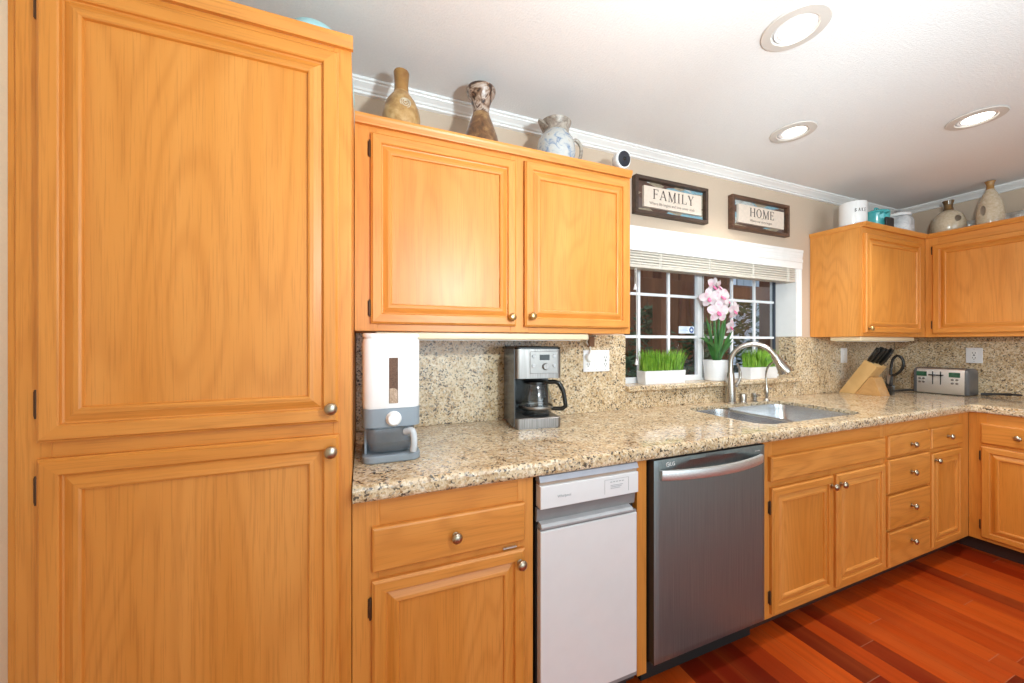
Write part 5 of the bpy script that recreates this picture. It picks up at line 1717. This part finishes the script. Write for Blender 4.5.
JX = 3.950
for (jy, prof, neck, hc, hr, nm, lab) in (
    (1.318, [(0, 0), (0.058, 0), (0.070, 0.010), (0.083, 0.045), (0.087, 0.080), (0.083, 0.115), (0.070, 0.156), (0.048, 0.182), (0.029, 0.194), (0, 0.196)],
     [(0.030, 0.1925), (0.026, 0.205), (0.022, 0.222), (0.024, 0.242), (0.029, 0.258), (0.030, 0.265), (0.025, 0.265), (0.018, 0.23), (0, 0.22)], (JX, 1.272, ZTOP + 0.128), (0.016, 0.022), 'stoneware_jug',
     'squat cream stoneware jug with a brown neck beside the cabinet corner'),
    (1.124, [(0, 0), (0.050, 0), (0.057, 0.010), (0.062, 0.05), (0.0635, 0.09), (0.060, 0.14), (0.049, 0.195), (0.034, 0.240), (0.023, 0.263), (0.0195, 0.274), (0, 0.276)],
     [(0.0197, 0.273), (0.0175, 0.286), (0.0165, 0.303), (0.021, 0.320), (0.025, 0.329), (0.020, 0.330), (0.012, 0.30), (0, 0.29)], (JX, 1.158, ZTOP + 0.140), (0.0115, 0.034), 'stoneware_jug',
     'tall cream stoneware jug with an oval hole on the right wall cabinet')):
    o = thing(nm, lab, 'jug', (JX, jy, ZTOP))
    bm = BM(); lathe(bm, prof, (JX, jy, ZTOP), 44)
    bm = holed(bm, hc, (0.93, 0.32, 0.20), hr[0], hr[1], '')
    finish(bm, 'body', STONE, o, smooth=True, angle=50)
    bm = BM(); lathe(bm, neck, (JX, jy, ZTOP), 30); finish(bm, 'neck', STONE_N if jy > 1.2 else OCHRE_N, o, smooth=True)
bm = BM()
rnd = random.Random(3)
rg = []
for k in range(30):
    y = 1.40 - k * 0.0195
    rg.append([(4.110 + (0.060 + rnd.uniform(-.005, .005)) * math.cos(2 * PI * q / 14), y, ZTOP + 0.066 + (0.060 + rnd.uniform(-.005, .005)) * math.sin(2 * PI * q / 14)) for q in range(14)])
loft(bm, rg)
tag(finish(bm, 'foil_roll', FOIL, loc=(4.102, 1.12, ZTOP)), 'long silvery foil-wrapped roll lying behind the stoneware jugs', 'foil roll')

# ------------------------------------------------------------------ knife block, knives, scissors
KB0, KB1 = 3.375, 3.500
kb = thing('knife_block', 'slanted beech knife block in the counter corner', 'knife block', (3.437, 1.57, CT1))
bm = BM(); extrude_poly(bm, [(KB0, 1.698, CT1 + .0005), (KB0, 1.539, 1.168), (KB0, 1.470, 1.117), (KB0, 1.600, CT1 + .0005)], (KB1 - KB0, 0, 0)); finish(bm, 'slotted_body', WOODBLK, kb)
bm = BM(); extrude_poly(bm, [(KB0 + .006, 1.5985, CT1 + .0005), (KB0 + .006, 1.515, 1.044), (KB0 + .006, 1.494, 1.040), (KB0 + .006, 1.450, CT1 + .0005)], (KB1 - KB0 - .012, 0, 0)); finish(bm, 'support_wedge', WOODBLK2, kb)
ax = Vector((0, 1.539 - 1.698, 1.168 - CT1)).normalized()            # along the slots, up and out
ac = Vector((0, 1.470 - 1.539, 1.117 - 1.168)).normalized()          # across the slot face
KN = [(3.392, 0.018, 0.110, 'leftmost black handle with a bright side, nearest the wall'), (3.408, 0.034, 0.125, 'long black handle second from the wall'),
      (3.428, 0.020, 0.118, 'black handle with polished edge in the upper slot row'), (3.446, 0.038, 0.120, 'thick black handle in the middle of the block'),
      (3.462, 0.060, 0.105, 'black handle low in the front slot row'), (3.484, 0.050, 0.128, 'rightmost black handle standing proud of the others')]
for kx, off, ln, lab in KN:
    base = Vector((kx, 1.539, 1.168)) + ac * off
    k = thing('knife', 'kitchen knife in the block: ' + lab, 'knife', base, 'knives in the block')
    bm = BM()
    w, t = 0.0138, 0.0070
    rg = []
    for s, sc2, bend in ((0.0, .75, 0), (0.012, .80, 0), (0.014, 1.0, 0), (ln * .5, .92, .002), (ln * .85, 1.08, 0), (ln, .8, -.003)):
        c = base + ax * s + ac * bend
        rg.append([c + Vector((t * sc2 * px_, 0, 0)) + ac * (w * sc2 * py_) for px_, py_ in ((-1, -.8), (-.7, -1), (.7, -1), (1, -.8), (1, .8), (.7, 1), (-.7, 1), (-1, .8))])
    loft(bm, rg); hd_ = finish(bm, 'handle', BLACK_P, k, smooth=True, angle=50)
    bm = BM()
    c = base + ax * 0.006
    loft(bm, [[base - ax * s + Vector((.0012 * a_, 0, 0)) + ac * (.0105 * b_) for a_, b_ in ((-1, -1), (1, -1), (1, 1), (-1, 1))] for s in (0.001, -0.0005)])
    loft(bm, [[base + ax * s + Vector((.0052 * a_, 0, 0)) + ac * (.0098 * b_) for a_, b_ in ((-1, -1), (1, -1), (1, 1), (-1, 1))] for s in (0.0005, 0.011)])
    finish(bm, 'bolster', CHROME, k)
    bm = BM()
    loft(bm, [[base + ax * s + Vector((.0060 * a_, 0, 0)) + ac * (.0024 * b_ - .0140) for a_, b_ in ((-1, -1), (1, -1), (1, 1), (-1, 1))] for s in (0.016, ln * .9)])
    finish(bm, 'tang', CHROME, hd_)
sx = 3.5125
ks = thing('kitchen_scissors', 'black-handled kitchen scissors hanging at the right side of the knife block', 'scissors', (sx, 1.43, 1.10))
bm = BM()
lp = [(1.452, 1.060), (1.432, 1.062), (1.400, 1.098), (1.388, 1.145), (1.398, 1.185), (1.422, 1.198), (1.442, 1.178)]
tube(bm, bez([(sx + 0.004, y, z) for y, z in lp], 6), 0.0085, 10)
tube(bm, bez([(sx + 0.002, 1.442, 1.178), (sx + 0.001, 1.452, 1.120), (sx, 1.455, 1.060)], 6), 0.0080, 10)
finish(bm, 'handle_loop', BLACK_P, ks, smooth=True)
bm = BM(); extrude_poly(bm, [(sx - .003, 1.452, 1.066), (sx - .003, 1.470, 1.110), (sx - .003, 1.478, 1.105), (sx - .003, 1.474, 1.000), (sx - .003, 1.464, 0.990)], (.004, 0, 0)); finish(bm, 'blade', CHROME, ks)
bh = thing('scissor_sheath', 'black upright holder against the right side of the knife block', 'holder', (3.535, 1.465, CT1))
bm = BM(); box(bm, 3.503, 3.556, 1.448, 1.490, CT1 + .0005, 0.985, 0, 0.004, 2); finish(bm, 'foot', BLACK_P, bh, smooth=True, angle=30)
bm = BM(); box(bm, 3.518, 3.545, 1.452, 1.486, 0.986, 1.055, 0, 0.004, 2); finish(bm, 'neck', BLACK_R, bh, smooth=True, angle=30)

# ------------------------------------------------------------------ toaster (turned into the corner) and pan
ang = math.radians(-88)
TL = 0.280
to = thing('toaster', 'long silver toaster with two dark displays against the right wall', 'toaster', (3.925, 1.353, CT1), rz=ang)


def tfin(bm, name, mat, parent=to, **kw):
    return finish(bm, name, mat, parent, world=False, **kw)


hl = TL / 2
TD = 0.170
bm = BM()
sec = [(0.004, 0.006), (0.0, 0.016), (0.004, 0.165), (0.012, 0.182), (0.026, 0.190), (TD - .026, 0.190), (TD - .010, 0.180), (TD, 0.150), (TD, 0.012), (TD - .01, 0.006)]
loft(bm, [[(x, y * q + TD / 2 * (1 - q), z) for y, z in sec] for x, q in ((-hl + .020, 1), (hl - .020, 1))]); tfin(bm, 'shell', STEEL_T, smooth=True, angle=35)
for s in (-1, 1):
    bm = BM()
    loft(bm, [[(s * x, TD / 2 + (y - TD / 2) * q, 0.006 + (z - .006) * qz) for y, z in sec] for x, q, qz in ((hl - .020, 1.02, 1.01), (hl - .006, 1.0, .99), (hl, .92, .95))]); tag(tfin(bm, 'end_cap', plain('cap_grey', (0.10, 0.10, 0.105), 0.35) if s < 0 else MATS['cap_grey'], smooth=True, angle=35), 'dark grey end cap')
bm = BM(); box(bm, -hl + .02, hl - .02, 0.004, TD - .006, 0.0005, 0.008); tfin(bm, 'foot_rail', BLACK_R)
bm = BM()
for y in (0.050, 0.098):
    box(bm, -hl + .035, -0.012, y - .013, y + .013, 0.1895, 0.1912); box(bm, 0.012, hl - .035, y - .013, y + .013, 0.1895, 0.1912)
tfin(bm, 'slots', BLACK_R)
for x in (-0.094, 0.072):
    bm = BM(); box(bm, x - 0.027, x + 0.027, -0.0006, 0.006, 0.128, 0.162); tfin(bm, 'display', LCD_G)
for x in (-0.036, 0.004):
    bm = BM(); box(bm, x - 0.0025, x + 0.0025, -0.0008, 0.006, 0.070, 0.165); sl = tfin(bm, 'lever_slot', BLACK_R)
    bm = BM(); box(bm, x - 0.017, x + 0.017, -0.022, -0.0010, 0.136, 0.144, 0, 0.002); tfin(bm, 'lever', BLACK_P, sl)
for x in (-0.104, -0.084, 0.062, 0.084):
    for z in (0.110, 0.084):
        bm = BM(); lathe(bm, [(0, -0.004), (0.006, -0.004), (0.0075, -0.002), (0.0075, 0.006), (0, 0.006)], (x, 0, z), 14, axis='y'); tfin(bm, 'button', CHROME, smooth=True)
bm = BM()
tube(bm, bez([(-hl + .03, 0.05, 0.012), (-hl - .03, 0.02, 0.010), (-hl - .06, -0.03, 0.0075), (-hl - .06, -0.12, 0.0075), (-hl - .05, -0.24, 0.0075), (-hl - .04, -0.34, 0.0075)], 8), 0.007, 8); tfin(bm, 'cord', BLACK_R, smooth=True)
pn = thing('skillet_handle', 'black cast iron pan handle with a ring end right of the toaster', 'pan', (4.10, 1.14, CT1))
bm = BM()
tube(bm, bez([(4.085, 1.205, 0.924), (4.100, 1.155, 0.931), (4.102, 1.10, 0.936), (4.100, 1.075, 0.938)], 6), [0.010] * 6 + [0.008] * 6 + [0.0095] * 7, 10)
rc_ = Vector((4.099, 1.055, 0.938))
tube(bm, [rc_ + Vector((0.012 * math.sin(2 * PI * k / 16), 0.022 * math.cos(2 * PI * k / 16), 0)) for k in range(17)], 0.006, 8)
finish(bm, 'grip', BLACK_R, pn, smooth=True)
bm = BM(); lathe(bm, [(0, 0.0005), (0.050, 0.0005), (0.064, 0.018), (0.062, 0.020), (0.048, 0.005), (0, 0.005)], (4.086, 1.255 + .0, CT1), 28, sx=0.9)
bm.free()

# ------------------------------------------------------------------ ceiling lights
for n, (x, y, lab, warm, pw) in enumerate(((1.405, 0.836, 'large recessed ceiling light nearest the camera', 0, 15), (2.085, 1.250, 'warm recessed ceiling light nearest the window', 1, 13), (2.790, 0.838, 'recessed ceiling light nearest the right wall', 0, 24))):
    o = thing('recessed_light', lab, 'ceiling light', (x, y, ZC), 'recessed ceiling lights')
    bm = BM(); lathe(bm, [(0.066, -0.0005), (0.098, -0.0005), (0.101, -0.003), (0.098, -0.007), (0.070, -0.009), (0.066, -0.004)], (x, y, ZC), 48); finish(bm, 'trim_ring', RING_M, o, smooth=True)
    bm = BM(); lathe(bm, [(0.066, -0.0045), (0.058, -0.0015), (0.052, -0.004), (0.052, -0.0015)], (x + .004, y - .004, ZC), 40); finish(bm, 'gimbal', WHITE_P, o, smooth=True)
    bm = BM(); lathe(bm, [(0.052, -0.0022), (0.046, -0.006), (0.025, -0.0095), (0, -0.0105)], (x + .004, y - .004, ZC), 36); finish(bm, 'lens', LENS_W if warm else LENS_M, o, smooth=True)
    lt = lamp('recessed_beam', 'SPOT', (x, y, ZC - 0.02), pw * 2.2, (1.0, 0.95, 0.86) if warm else (0.94, 0.97, 0.98), (x, y, 0), spot_size=math.radians(130), spot_blend=0.7, shadow_soft_size=0.045)
